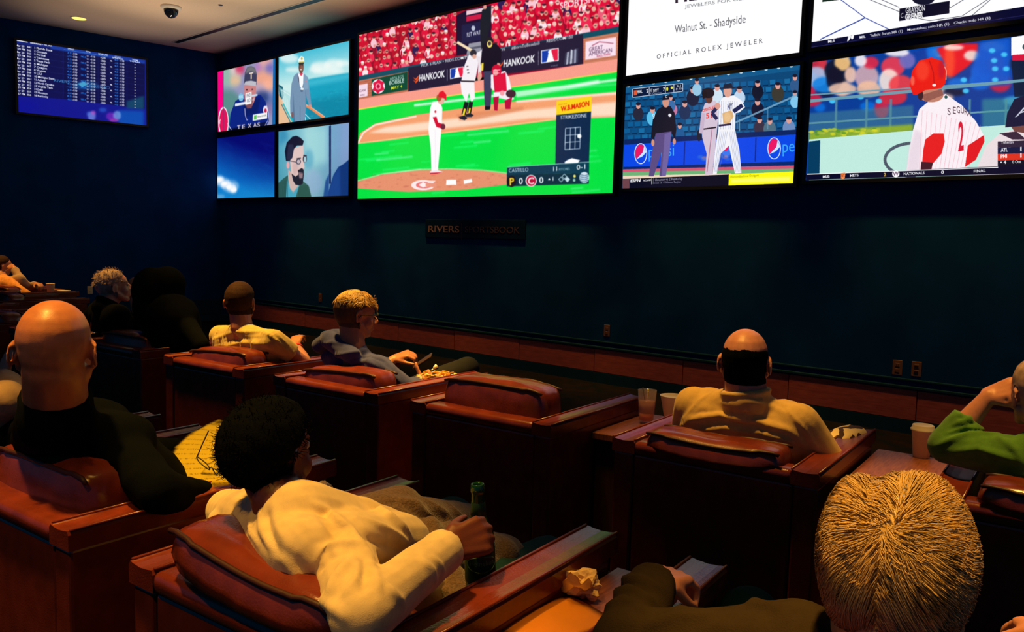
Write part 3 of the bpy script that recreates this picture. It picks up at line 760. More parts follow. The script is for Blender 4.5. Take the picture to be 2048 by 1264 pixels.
# --- white-haired woman nearest the camera
def white_hair():
    J = joints(-.30, R2 - .05, head=pt(1792, 1150, 1.20), yaw=-6, pitch=-6, hscale=1.02,
               neck=xy(-.19, 1.19, .86), sL=pt(1600, 1315, 1.20), sR=xy(.0, 1.17, .78), eL=pt(1252, 1285, 1.17), wL=pt(1308, 1166, 1.375), eR=xy(.13, 1.08, .70), wR=pt(2128, 1272, 1.33),
               kL=pt(1498, 1238, 1.72), kR=xy(-.22, 1.75, .56), pel=xy(-.32, 1.38, .48))
    f = [([(1235, 1165), (1270, 1160), (1310, 1175)], .010, .012), ([(1222, 1190), (1260, 1182), (1300, 1200)], .010, .012), ([(1215, 1215), (1250, 1205), (1290, 1222)], .010, .012), ([(1228, 1178), (1265, 1170), (1305, 1187)], .006, -.008),
         ([(1340, 1225), (1400, 1205), (1470, 1200), (1560, 1215)], .012, .010), ([(1300, 1250), (1350, 1235), (1420, 1235)], .010, .010)]
    def ext(T):
        T.cap(lerp(J['eL'], J['wL'], .6), lerp(J['eL'], J['wL'], .98), .050, .047, flat1=True); T.cap(pt(1430, 1285, 1.24), pt(1600, 1300, 1.22), .055, .075)
    r, b, t, ch = person(J, 'white-haired woman in a dark brown jacket nearest the camera', SK_PINK, cloth('brown_jacket', (.034, .024, .014), bump=.4), cloth('green_trousers', (.008, .038, .036)),
                         voxel=.006, cvox=.007, girth=1.0, folds=f, wr=(.004, 30, .6), group=PEOPLE, extra_top=ext, top_name='jacket',
                         hands={'R': (pt(2085, 1253, 1.40) - pt(2128, 1272, 1.33), Zup(1), dict(curl=(20, 30, 20))), 'L': (pt(1360, 1146, 1.47) - J['wL'], Zup(1) - VD * .25, dict(curl=((35, 50, 30), (36, 52, 30), (38, 54, 30), (42, 54, 30)), thumb=(10, 8), thumb_in=35, size=1.0))})
    M = J['headM']; R3 = M.to_3x3(); inv = Matrix.Translation(-Vector(r.location)); Mi = M.inverted()
    def test(L):
        x, y, z = L[:, 0], L[:, 1], L[:, 2]
        part = np.hypot((x + .040) / 1.0, (y - .02) / 2.2) * 60 - 1.1 + 8 * (z < .06)
        return np.minimum(np.minimum(np.minimum((.045 - y + .35 * np.clip(z - .02, 0, 1)) * 22, (z + .110) * 18), 1.0), part)
    h = hair_cap('hair', b.data, M, test, .016, M_HAIR_WHITE, r, rough=.004, freq=45); h.matrix_parent_inverse = inv
    g = np.random.default_rng(11); roots = []; dirs = []; lens = []
    A_, B_, C_, ZC_ = .091, .109, .106, .030
    def nrm(q): return Vector((q.x / A_ ** 2, (q.y + .02) / B_ ** 2, (q.z - ZC_) / C_ ** 2)).normalized()
    def lobe(q): return .013 * math.exp(-((q.x + .066) / .030) ** 2) + .012 * math.exp(-((q.x - .045) / .040) ** 2) - .008 * math.exp(-((q.x + .024) / .013) ** 2) * (1 if q.z > .02 else .4)
    def rad(q): return math.sqrt((q.x / A_) ** 2 + ((q.y + .02) / B_) ** 2 + ((q.z - ZC_) / C_) ** 2)
    whorl = Vector((-.006, -.098, .082))
    for _ in range(13000):
        a = g.uniform(0, 2 * PI); zz = g.uniform(-1, 1); s_ = math.sqrt(1 - zz * zz)
        q = Vector((A_ * s_ * math.cos(a), -.020 + B_ * s_ * math.sin(a), ZC_ + C_ * zz))
        if q.z < -.085 or q.y > .075 + .25 * max(0, q.z - .03) or (q.y > .03 and q.z < .02): continue
        n_ = nrm(q); fw = q - whorl; fw = fw - n_ * fw.dot(n_); d0 = fw.length; fw = fw.normalized() if d0 > 1e-4 else Vector((0, -1, 0))
        sw = n_.cross(fw)                                   # combed out of the crown in a slow swirl
        t_ = fw * .75 + sw * (.9 if q.x > -.015 else -.35) * max(.3, 1 - d0 / .16)
        if q.x < -.03: t_ += Vector((-.40, .10, -.10))
        if q.x > .0 and q.z > .03: t_ += Vector((.45, .15, .0))
        if -.058 < q.x < -.026 and q.z > .10 and q.y > -.01: continue     # thin parting left of the crown
        cl = noise.noise(Vector((q.x * 32, q.y * 32, q.z * 32))); t_ += n_.cross(t_) * cl * .28 + Vector(g.normal(0, .04, 3))
        roots.append(M @ (q + n_ * (lobe(q) + g.uniform(-.006, .005)))); dirs.append(R3 @ (t_.normalized() + n_ * .03)); lens.append(g.uniform(.08, .15) * (1 if q.z > -.03 else .8) * (.6 if d0 < .03 else 1))
    def curve(p, d, t, i):
        q = Mi @ p; n_ = (R3 @ nrm(q)).normalized(); e = rad(q) - 1.03 - lobe(q) / .1
        d = d - n_ * (d.dot(n_) * .6 + e * 4.5)
        return d + Vector((0, 0, -.07))
    o = strands('hair_strands', roots, dirs, lens, .00068, M_HAIR_WHITE, None, curve=curve, seg=8, taper=.35)
    o.parent = r; o.matrix_parent_inverse = inv; o['kind'] = 'stuff'
white_hair()

# --- blond man with glasses, profile
JB = {}
def blond_man():
    wR = pt(846, 772, 3.28); wL = pt(790, 717, 3.42)
    J = joints(-3.02, R1, head=pt(712, 632, 2.98), yaw=22, pitch=-4, hscale=1.06,
               neck=pt(706, 692, 2.95), sL=pt(668, 715, 3.06), sR=pt(752, 735, 2.95), eL=pt(735, 760, 3.25), wL=wL, eR=pt(812, 778, 3.06), wR=wR,
               kL=pt(935, 738, 3.55), kR=xy(-2.86, 3.62, .55))
    JB.update(J)
    f = [([(640, 715), (690, 708), (740, 700)], .012, .014), ([(690, 730), (735, 722), (775, 745)], .012, .012), ([(700, 720), (740, 713), (770, 725)], .008, -.008), ([(755, 725), (785, 750), (800, 765)], .009, .009), ([(640, 690), (665, 684), (690, 690)], .010, .008), ([(720, 690), (760, 702), (790, 735)], .010, .009)]
    def ext(T):   # hood lying on the shoulders
        T.cap(pt(640, 690, 3.0), pt(668, 672, 2.98), .045, .04); T.cap(pt(660, 680, 2.92), pt(705, 712, 2.88), .05, .045); T.cap(pt(650, 672, 3.05), pt(676, 668, 3.03), .03, .03)
    r, b, t, ch = person(J, 'blond man in glasses and slate hoodie holding a phone', SK_TAN, cloth('slate_hoodie', (.040, .052, .21), amt=.2), M_DARKPANTS,
                         voxel=.006, cvox=.008, folds=f, wr=(.005, 24, .6), group=PEOPLE, extra_top=ext, top_name='hoodie', sleeves='push',
                         hands={'R': (pt(868, 750, 3.37) - wR, UD * .8 - VD * .35 + Zup(.3), dict(curl=(40, 50, 30), thumb=(68, -8), thumb_in=-5, size=1.06)),
                                'L': (pt(816, 708, 3.46) - wL, Vector((.05, -.45, 1)), dict(curl=(45, 60, 35), thumb=(25, 20), thumb_in=25, size=1.06))})
    M = J['headM']; R3 = M.to_3x3(); inv = Matrix.Translation(-Vector(r.location))
    def test(L):
        x, y, z = L[:, 0], L[:, 1], L[:, 2]
        return np.minimum(np.minimum((.000 - y + 1.6 * np.clip(z - .035, 0, 1)) * 16, (z + .055 + .25 * np.clip(y + .02, 0, 1)) * 22), 1.0)
    h = hair_cap('hair', b.data, M, test, .011, mat('dark_blond_hair', (.12, .06, .025), .6, .4, noise_scale=90, noise_amt=.4), r, rough=.002, freq=80); h.matrix_parent_inverse = inv
    g = np.random.default_rng(3); roots = []; dirs = []; lens = []
    for _ in range(2600):
        a = g.uniform(0, 2 * PI); zz = g.uniform(.05, 1); s_ = math.sqrt(1 - zz * zz)
        q = Vector((.080 * s_ * math.cos(a), -.014 + .100 * s_ * math.sin(a), .034 + .092 * zz))
        if q.z < .062 - .15 * q.y: continue
        n_ = Vector((q.x / .08 ** 2, (q.y + .014) / .1 ** 2, (q.z - .034) / .092 ** 2)).normalized()
        cl = noise.noise(q * 38.0)
        sw = Vector((.45 if q.x > -.02 else -.5, .75 if q.y > .01 else -.35, -.15 if q.y < .03 else .25)) + n_.cross(Vector((0, 1, .3))) * cl * .9 + Vector(g.normal(0, .10, 3))
        sw = sw - n_ * sw.dot(n_)
        roots.append(M @ (q + n_ * .003)); dirs.append(R3 @ (sw.normalized() + n_ * (.55 if q.y > .02 else .3))); lens.append(g.uniform(.022, .042))
    o = strands('hair_strands', roots, dirs, lens, .0018, M_HAIR_BLOND, None, curve=lambda p, d, t, i: d + Vector((0, 0, -.18)), seg=5, taper=.4)
    o.parent = r; o.matrix_parent_inverse = inv; o['kind'] = 'stuff'
    bm = bmesh.new()
    for k in (-1, 1):
        c = Vector((k * .033, .098, .008)); pts = [M @ (c + Vector((.025 * math.cos(a), -.006 * abs(math.cos(a)), .017 * math.sin(a)))) for a in [2 * PI * i / 14 for i in range(14)]]
        tube(bm, pts, .0024, 6, closed=True)
        tube(bm, [M @ Vector((k * .058, .092, .012)), M @ Vector((k * .078, .05, .012)), M @ Vector((k * .082, -.005, .010)), M @ Vector((k * .080, -.018, -.005))], .0024, 6)
    tube(bm, [M @ Vector((-.010, .103, .012)), M @ Vector((.010, .103, .012))], .0022, 6)
    e = link_mesh('glasses', bm, M_BLACK, None, True); e.parent = r; e.matrix_parent_inverse = inv; e['label'] = 'dark-framed glasses'
blond_man()

# --- man in the tan T-shirt
def tan_man():
    wR = pt(590, 690, 3.30)
    J = joints(-4.10, R1, head=pt(481, 607, 3.0), yaw=-38, pitch=0, hscale=1.06,
               neck=pt(484, 655, 2.97), sL=pt(440, 672, 3.02), sR=pt(548, 682, 2.97), eR=pt(612, 728, 3.15), wR=wR, eL=xy(-4.42, 3.15, .62), wL=xy(-4.2, 3.4, .6))
    f = [([(420, 680), (470, 664), (520, 664), (545, 672)], .010, .012), ([(425, 700), (480, 686), (535, 688)], .011, .012), ([(425, 690), (475, 676), (530, 677)], .007, -.007), ([(525, 660), (552, 680), (580, 705)], .008, .010), ([(545, 660), (575, 690), (590, 708)], .007, .008), ([(440, 655), (430, 670), (425, 690)], .008, .008)]
    r, b, t, ch = person(J, 'man with cropped brown hair in a tan T-shirt, red wristband', SK_TAN, cloth('tan_shirt', (.60, .46, .15)), M_DARKPANTS,
                         voxel=.007, cvox=.008, folds=f, wr=(.005, 22, .6), group=PEOPLE, sleeves='short', top_name='shirt', girth=1.05,
                         hands={'R': (UD * -.3 + VD * .4 + Zup(.35), VD * -.3 + Zup(1), dict(curl=(40, 50, 30)))})
    M = J['headM']; inv = Matrix.Translation(-Vector(r.location))
    def test(L):
        x, y, z = L[:, 0], L[:, 1], L[:, 2]
        return np.minimum(np.minimum((.002 - y + 1.3 * np.clip(z - .03, 0, 1)) * 20, (z + .058 + .2 * np.clip(y + .02, 0, 1)) * 26), 1.0)
    hair_cap('hair', b.data, M, test, .009, M_HAIR_BROWN, r, rough=.0015).matrix_parent_inverse = inv
    a, c = J['wR'], J['eR']; d = (c - a).normalized(); o_ = d.orthogonal().normalized(); p_ = d.cross(o_)
    bm = bmesh.new()
    for q in (.30, .36): pass
    ctr = lerp(a, c, .22)
    rings = []
    for t_, rr in ((-.012, .034), (-.010, .037), (.010, .038), (.012, .035)):
        rings.append([bm.verts.new(ctr + d * t_ + (o_ * math.cos(2 * PI * k / 20) + p_ * math.sin(2 * PI * k / 20)) * rr) for k in range(20)])
    for A, B_ in zip(rings, rings[1:]):
        for k in range(20): bm.faces.new((A[k], A[(k + 1) % 20], B_[(k + 1) % 20], B_[k]))
    e = link_mesh('wristband', bm, mat('red_band', (.6, .03, .015), .5, .4, noise_scale=40, noise_amt=.15), None, True); e.parent = r; e.matrix_parent_inverse = inv; e['label'] = 'red wristband'
tan_man()

# --- person in green at the right edge, head on hand
def green_person():
    wL = pt(1978, 792, 3.06)
    J = joints(-.02, R1, head=pt(2078, 792, 3.0), yaw=-30, pitch=0, roll=-4, hscale=1.0,
               neck=pt(2098, 868, 2.95), sL=pt(2020, 912, 2.94), sR=pt(2180, 925, 2.95), eL=pt(1893, 892, 3.02), wL=wL, eR=xy(.32, 3.05, .66), wR=xy(.1, 3.35, .6))
    f = [([(1875, 890), (1940, 868), (2000, 868)], .010, .011), ([(1910, 850), (1938, 838), (1960, 845)], .009, .011), ([(1895, 868), (1930, 855), (1965, 858)], .007, .009), ([(1930, 822), (1955, 832), (1980, 830)], .008, .010), ([(1920, 835), (1945, 846), (1970, 850)], .006, -.008), ([(1900, 905), (1960, 898), (2040, 925)], .012, .012), ([(2000, 875), (2030, 900), (2048, 930)], .010, .010)]
    r, b, t, ch = person(J, 'person in a green sweater at the right edge, head propped on hand', SK_PINK, cloth('green_sweater', (.10, .26, .035), amt=.25), M_DARKPANTS,
                         voxel=.006, cvox=.007, folds=f, wr=(.004, 26, .6), group=PEOPLE, sleeves='push', cuff=0,
                         hands={'L': (pt(2035, 772, 3.06) - wL, Vector((.1, -.6, .7)), dict(curl=(12, 22, 18), size=1.0))})
    M = J['headM']; inv = Matrix.Translation(-Vector(r.location))
    def test(L):
        x, y, z = L[:, 0], L[:, 1], L[:, 2]
        return np.minimum(np.minimum((.01 - y + 1.2 * np.clip(z - .03, 0, 1)) * 18, (z + .045) * 20), 1.0)
    hair_cap('hair', b.data, M, test, .006, M_HAIR_GREY, r, rough=.001).matrix_parent_inverse = inv
green_person()

# --- grey-haired man looking right
def grey_man():
    J = joints(-6.03, R1, head=pt(228, 576, 3.04), yaw=14, pitch=10, hscale=1.06, neck=pt(212, 608, 2.98),
               sL=pt(196, 622, 3.06), sR=pt(240, 630, 2.96), eR=pt(262, 660, 3.1), wR=pt(232, 648, 3.4), eL=xy(-6.33, 3.12, .64))
    r, b, t, ch = person(J, 'grey-haired man in a dark jacket with his face turned right', SK_PINK, cloth('navy_jacket', (.005, .006, .008)), M_DARKPANTS,
                         voxel=.0075, cvox=.011, group=PEOPLE, top_name='jacket', girth=1.05, collar=.02)
    M = J['headM']; inv = Matrix.Translation(-Vector(r.location)); R3 = M.to_3x3()
    def test(L):
        x, y, z = L[:, 0], L[:, 1], L[:, 2]
        return np.minimum(np.minimum((.0 - y + 1.5 * np.clip(z - .035, 0, 1)) * 16, (z + .03) * 22), 1.0)
    hair_cap('hair', b.data, M, test, .012, M_HAIR_GREY, r, rough=.002).matrix_parent_inverse = inv
    g = np.random.default_rng(8); roots = []; dirs = []; lens = []
    for _ in range(500):
        a = g.uniform(0, 2 * PI); zz = g.uniform(.0, 1); s_ = math.sqrt(1 - zz * zz)
        q = Vector((.082 * s_ * math.cos(a), -.016 + .100 * s_ * math.sin(a), .034 + .094 * zz))
        if q.y > .05 and q.z < .09: continue
        roots.append(M @ q); dirs.append(R3 @ (Vector((q.x, q.y + .016, q.z - .034)).normalized() + Vector(g.normal(0, .5, 3)))); lens.append(g.uniform(.012, .028))
    o = strands('hair_strands', roots, dirs, lens, .0022, M_HAIR_GREY, None, curve=lambda p, d, t, i: d + Vector((0, 0, -.12)), seg=3)
    o.parent = r; o.matrix_parent_inverse = inv; o['kind'] = 'stuff'
    o = None
grey_man()

# --- figure in a dark hood, back to the camera
def hood_person():
    J = joints(-5.0, R1, head=pt(322, 590, 2.98), yaw=-12, pitch=0, hscale=1.05, neck=pt(326, 640, 2.95),
               sL=pt(275, 650, 3.02), sR=pt(375, 655, 2.97), eR=pt(400, 690, 2.98), wR=pt(352, 684, 3.10), eL=xy(-5.3, 3.05, .62))
    def ext(T):
        M = J['headM']; R3 = M.to_3x3()
        T.ell(M @ Vector((0, -.02, .03)), (.165, .15, .14), R3); T.ell(M @ Vector((0, -.02, -.08)), (.165, .14, .15), R3)
        T.ell(M @ Vector((.075, -.02, .075)), (.105, .11, .105), R3); T.ell(M @ Vector((-.055, -.02, .07)), (.10, .11, .10), R3)
        T.cap(M @ Vector((0, -.05, -.06)), pt(326, 655, 2.92), .13, .12)
        T.cap(pt(345, 640, 2.96), pt(350, 690, 2.98), .17, .18)
    r, b, t, ch = person(J, 'figure in a dark hooded jacket with the hood up, seen from behind', SK_TAN, cloth('dark_hood_jacket', (.004, .005, .006), rough=.7), M_DARKPANTS,
                         voxel=.009, cvox=.011, group=PEOPLE, top_name='hooded_jacket', girth=1.1, extra_top=ext, wr=(.008, 18, .6),
                         hands={'R': (UD * .5 + VD * .2 + Zup(.05), Zup(1) - VD * .4, dict(curl=(40, 45, 30), size=1.15))})
hood_person()

# --- another bald head just visible between those two
def hidden_bald():
    J = joints(-7.03, R1 + .95, head=pt(281, 585, 3.75), yaw=-5, pitch=0, hscale=1.15, neck=pt(283, 625, 3.7), sL=pt(262, 640, 3.74), sR=pt(305, 642, 3.70), eL=pt(258, 655, 3.8), eR=pt(310, 655, 3.8),
               wL=pt(270, 660, 4.0), wR=pt(300, 660, 4.0), pel=pt(285, 672, 3.95))
    P = J['pel']
    for k, s in (('L', -1), ('R', 1)):
        J['hip' + k] = P + UD * (.09 * s); J['k' + k] = P + UD * (.13 * s) + VD * .42; J['a' + k] = J['k' + k] + VD * .05; J['a' + k].z = .09
    person(J, 'bald man in dark clothes mostly hidden behind the hooded figure', SK_BALD, cloth('black_shirt', (.006, .012, .016)), M_DARKPANTS, voxel=.010, cvox=.014, group=PEOPLE, top_name='shirt')
hidden_bald()

# --- man in the far left corner, chin on hand
def corner_man():
    wR = pt(27, 536, 4.52); wL = pt(72, 568, 4.62)
    J = joints(-10.95, 4.15, head=pt(4, 533, 4.5), yaw=2, pitch=-6, roll=6, hscale=1.08, neck=pt(4, 560, 4.46), sL=pt(-18, 572, 4.58), sR=pt(38, 560, 4.42), eR=pt(52, 572, 4.55), wR=wR, eL=pt(30, 588, 4.62), wL=wL)
    r, b, t, ch = person(J, 'man in a grey-brown sweater at the far left, chin on his hand', SK_TAN, cloth('taupe_sweater', (.42, .27, .16)), M_DARKPANTS, voxel=.009, cvox=.011, group=PEOPLE,
                         wr=(.008, 18, .6), hands={'R': (pt(16, 530, 4.5) - wR, Vector((.6, -.4, .5)), dict(curl=(40, 50, 30))), 'L': (pt(98, 570, 4.64) - wL, Zup(1), dict(curl=(40, 45, 30)))})
    M = J['headM']; inv = Matrix.Translation(-Vector(r.location))
    def test(L):
        x, y, z = L[:, 0], L[:, 1], L[:, 2]
        return np.minimum(np.minimum((.0 - y + 1.3 * np.clip(z - .04, 0, 1)) * 18, (z + .03) * 22), 1.0)
    hair_cap('hair', b.data, M, test, .012, M_HAIR_BROWN, r, rough=.002).matrix_parent_inverse = inv
corner_man()

# --- person beyond the bald man, cut by the left edge
def edge_person():
    wR = pt(6, 752, 1.62)
    J = joints(-3.32, R2, head=pt(-75, 700, 1.25), yaw=-20, hscale=1.05, neck=pt(-70, 760, 1.2), sL=pt(-120, 790, 1.26), sR=pt(8, 800, 1.18), eR=pt(40, 790, 1.45), wR=wR)
    person(J, 'person in a beige sweater cut off by the left edge', SK_TAN, cloth('beige_sweater', (.52, .34, .18)), M_DARKPANTS, voxel=.009, cvox=.011, group=PEOPLE,
           hands={'R': (Zup(.5) + UD * .3, VD * -1, dict(curl=(15, 20, 15)))})
edge_person()
# ------------------------------------------------------------------ televisions: the pictures are rasterised here, in numpy, and shown as light-emitting screens
class Canvas:
    def __init__(s, W, H_, to_uv, base=(0, 0, 0)):
        s.W, s.H, s.to_uv = W, H_, to_uv
        s.a = np.empty((H_, W, 3), np.float32); s.a[:] = base
    def tx(s, pts):
        out = []
        for p in pts:
            u, v = s.to_uv(*p); out.append((u * s.W, v * s.H))
        return np.array(out)
    def mask(s, T, blur=0):
        pad = int(blur * 2 + 2)
        x0 = max(0, int(T[:, 0].min()) - pad); x1 = min(s.W, int(T[:, 0].max()) + pad + 1); y0 = max(0, int(T[:, 1].min()) - pad); y1 = min(s.H, int(T[:, 1].max()) + pad + 1)
        if x1 <= x0 or y1 <= y0: return None
        cov = np.zeros((y1 - y0, x1 - x0), np.float32)
        n = len(T)
        for oy in (.25, .75):
            Y = (np.arange(y0, y1) + oy)[:, None]
            for ox in (.25, .75):
                X = (np.arange(x0, x1) + ox)[None, :]
                ins = np.zeros(cov.shape, bool)
                for i in range(n):
                    ax, ay = T[i]; bx, by = T[(i + 1) % n]
                    if ay == by: continue
                    c = (ay > Y) != (by > Y)
                    xi = (bx - ax) * (Y - ay) / (by - ay) + ax
                    ins ^= c & (X < xi)
                cov += ins * .25
        if blur: cov = s._blur(cov, blur)
        return x0, y0, x1, y1, cov
    @staticmethod
    def _blur(a, r):
        r = max(1, int(round(r * .6)))
        for _ in range(2):
            for ax in (0, 1):
                p = [(0, 0)] * a.ndim; p[ax] = (r + 1, r)
                c = np.cumsum(np.pad(a, p, mode='edge'), axis=ax, dtype=np.float64)
                n = a.shape[ax]
                hi = np.take(c, np.arange(2 * r + 1, 2 * r + 1 + n), axis=ax); lo = np.take(c, np.arange(0, n), axis=ax)
                a = ((hi - lo) / (2 * r + 1)).astype(np.float32)
        return a
    def comp(s, m, col, al=1.0):
        if m is None: return
        x0, y0, x1, y1, c = m; c = (c * al)[..., None]
        s.a[y0:y1, x0:x1] = s.a[y0:y1, x0:x1] * (1 - c) + np.array(col, np.float32) * c
    def poly(s, pts, col, al=1.0, blur=0): s.comp(s.mask(s.tx(pts), blur), col, al)
    def ell(s, cx, cy, rx, ry, col, al=1.0, blur=0, rot=0, n=18):
        c, q = math.cos(math.radians(rot)), math.sin(math.radians(rot))
        s.poly([(cx + rx * math.cos(t) * c - ry * math.sin(t) * q, cy + rx * math.cos(t) * q + ry * math.sin(t) * c) for t in [2 * PI * i / n for i in range(n)]], col, al, blur)
    def line(s, pts, w, col, al=1.0, blur=0):
        for (ax, ay), (bx, by) in zip(pts, pts[1:]):
            L = math.hypot(bx - ax, by - ay) or 1; nx, ny = -(by - ay) / L * w / 2, (bx - ax) / L * w / 2
            s.poly([(ax + nx, ay + ny), (bx + nx, by + ny), (bx - nx, by - ny), (ax - nx, ay - ny)], col, al, blur)
    def grad(s, fn):
        Y, X = np.mgrid[0:s.H, 0:s.W]; s.a[:] = fn((X + .5) / s.W, (Y + .5) / s.H)
    def text(s, txt, p0, p1, h, col, bold=0.0, slant=0.0, al=1.0):
        """baseline from p0 to p1, capitals h high (all in the measuring frame)"""
        tris, wd, ht = glyphs(txt, bold)
        a = s.tx([p0, p1, (p0[0], p0[1] - h)]); ex = (a[1] - a[0]) / wd; ey = (a[2] - a[0]) / .729
        for t in tris:
            T = np.array([a[0] + ex * (p[0] + slant * p[1]) + ey * p[1] for p in t]); s.comp(s.mask(T), col, al)
    def noise(s, amp, seed=0, r=0):
        n = np.random.default_rng(seed).normal(0, amp, s.a.shape[:2]).astype(np.float32)
        if r: n = s._blur(n, r) * r
        s.a += n[..., None]
    def blur(s, r): s.a = s._blur(s.a, r)
_GC = {}
def glyphs(txt, bold):
    key = (txt, bold)
    if key in _GC: return _GC[key]
    cu = bpy.data.curves.new('t', 'FONT'); cu.body = txt; cu.size = 1; cu.offset = bold; cu.resolution_u = 3
    o = bpy.data.objects.new('t', cu); COL.objects.link(o)
    dg = bpy.context.evaluated_depsgraph_get(); me = o.evaluated_get(dg).to_mesh(); me.calc_loop_triangles()
    V = [v.co.copy() for v in me.vertices]
    # merge each polygon outline: triangles are rasterised singly, grown a hair so that no seams show
    tris = []
    for t in me.loop_triangles:
        p = [(V[i].x, V[i].y) for i in t.vertices]; cx = sum(q[0] for q in p) / 3; cy = sum(q[1] for q in p) / 3
        tris.append([(q[0] + (q[0] - cx) * .03, q[1] + (q[1] - cy) * .03) for q in p])
    wd = max([q[0] for t in tris for q in t] or [1])
    o.evaluated_get(dg).to_mesh_clear(); bpy.data.objects.remove(o); bpy.data.curves.remove(cu)
    _GC[key] = (tris, wd, 1); return _GC[key]

def screen(label, rect, W, paint, kind='front', base=(0, 0, 0), strength=1.0, group='televisions of the video wall', zoom=None, bez=.030):
    """rect: x0, x1, z0, z1 in the screen's own wall plane. paint(canvas) works in the measuring frame of the photograph's screen area"""
    x0, x1, z0, z1 = rect
    if kind == 'front':
        ys = WY - .06
        def P(x, z): return Vector((x, ys, z))
        def to_uv(px, py):
            q = py_(px, py, ys); return (q.x - x0) / (x1 - x0), (z1 - q.z) / (z1 - z0)
        depth = Vector((0, .052, 0)); ex = Vector((1, 0, 0))
    else:
        o0 = CORNER + LN * .06
        def P(x, z): return o0 + LD * x + Vector((0, 0, z))
        def to_uv(px, py):
            d = pix_ray(px, py); t = (o0 - CAM).dot(LN) / d.dot(LN); q = CAM + d * t
            return ((q - o0).dot(LD) - x0) / (x1 - x0), (z1 - q.z) / (z1 - z0)
        depth = -LN * .052
    Hh = int(round(W * abs((z1 - z0) / (x1 - x0))))
    zf = (lambda X, Y: to_uv(*zoom(X, Y))) if zoom else to_uv
    c = Canvas(W, Hh, zf, base); paint(c)
    a = np.clip(c.a / 255.0, 0, 1)
    img = bpy.data.images.new('screen_picture', W, Hh); img.colorspace_settings.name = 'sRGB'
    buf = np.ones((Hh, W, 4), np.float32); buf[..., :3] = a[::-1]
    img.pixels.foreach_set(buf.ravel()); img.update(); img.pack()
    m = bpy.data.materials.new('screen_light'); m.use_nodes = True; nt = m.node_tree; b = nt.nodes['Principled BSDF']
    b.inputs['Base Color'].default_value = (.01, .01, .012, 1); b.inputs['Roughness'].default_value = .35; b.inputs['Specular IOR Level'].default_value = .2
    t = nt.nodes.new('ShaderNodeTexImage'); t.image = img; t.extension = 'EXTEND'
    nt.links.new(t.outputs[0], b.inputs['Emission Color']); b.inputs['Emission Strength'].default_value = strength
    root = empty('television', P((x0 + x1) / 2, z0))
    inv = Matrix.Translation(-root.location)
    q = quadplane('screen', [P(x0, z0), P(x1, z0), P(x1, z1), P(x0, z1)], m)
    q.parent = root; q.matrix_parent_inverse = inv
    # bezel: a shallow black tray reaching back to the wall, its lip flush around the picture
    e = bez; sg = 1 if x1 > x0 else -1
    o = [P(x0 - e * sg, z0 - e), P(x1 + e * sg, z0 - e), P(x1 + e * sg, z1 + e), P(x0 - e * sg, z1 + e)]
    i_ = [P(x0, z0), P(x1, z0), P(x1, z1), P(x0, z1)]
    lip = -depth.normalized() * .006
    me = bpy.data.meshes.new('bezel'); V = [p + lip for p in o] + [p + lip for p in i_] + i_ + [p + depth for p in o]
    F = []
    for k in range(4):
        j = (k + 1) % 4
        F += [(k, j, 4 + j, 4 + k), (4 + k, 4 + j, 8 + j, 8 + k), (12 + k, 12 + j, j, k)]
    F.append((15, 14, 13, 12))
    me.from_pydata([tuple(v) for v in V], [], F)
    fb = link_me('bezel', me, M_BLACK); fb.parent = root; fb.matrix_parent_inverse = inv
    return tag(root, label, 'television', group)

KS = (WY - .06) / 6.75
def R4(x0, x1, z0, z1): return (x0 * KS, x1 * KS, H + z0 * KS, H + z1 * KS)
Z2 = lambda X, Y: (700 + X / 3.009, Y / 3.009)
ZA = lambda X, Y: (420 + X / 6.319, 60 + Y / 6.319)
ZB = lambda X, Y: (420 + X / 6.319, 230 + Y / 6.319)
ZC = lambda X, Y: (1220 + X / 2.4734, Y / 2.4734)
ZD = lambda X, Y: (X / 6.319, 60 + Y / 6.319)
WHT = (255, 255, 255)

def mlb(c, x, y, w_, h_, sk):     # bat-and-ball badge: blue and red halves around a white batter's shape
    P = lambda a, b: (x + a * w_, y + b * h_ - a * sk)
    c.poly([P(0, 0), P(1, 0), P(1, 1), P(0, 1)], WHT); c.poly([P(.05, .06), P(.48, .06), P(.40, .5), P(.30, .94), P(.05, .94)], (20, 60, 170)); c.poly([P(.58, .06), P(.95, .06), P(.95, .94), P(.75, .94), P(.62, .55)], (230, 30, 70))
    c.ell(*P(.48, .22), w_ * .09, h_ * .11, WHT); c.poly([P(.40, .35), P(.62, .30), P(.72, .9), P(.36, .94)], WHT)

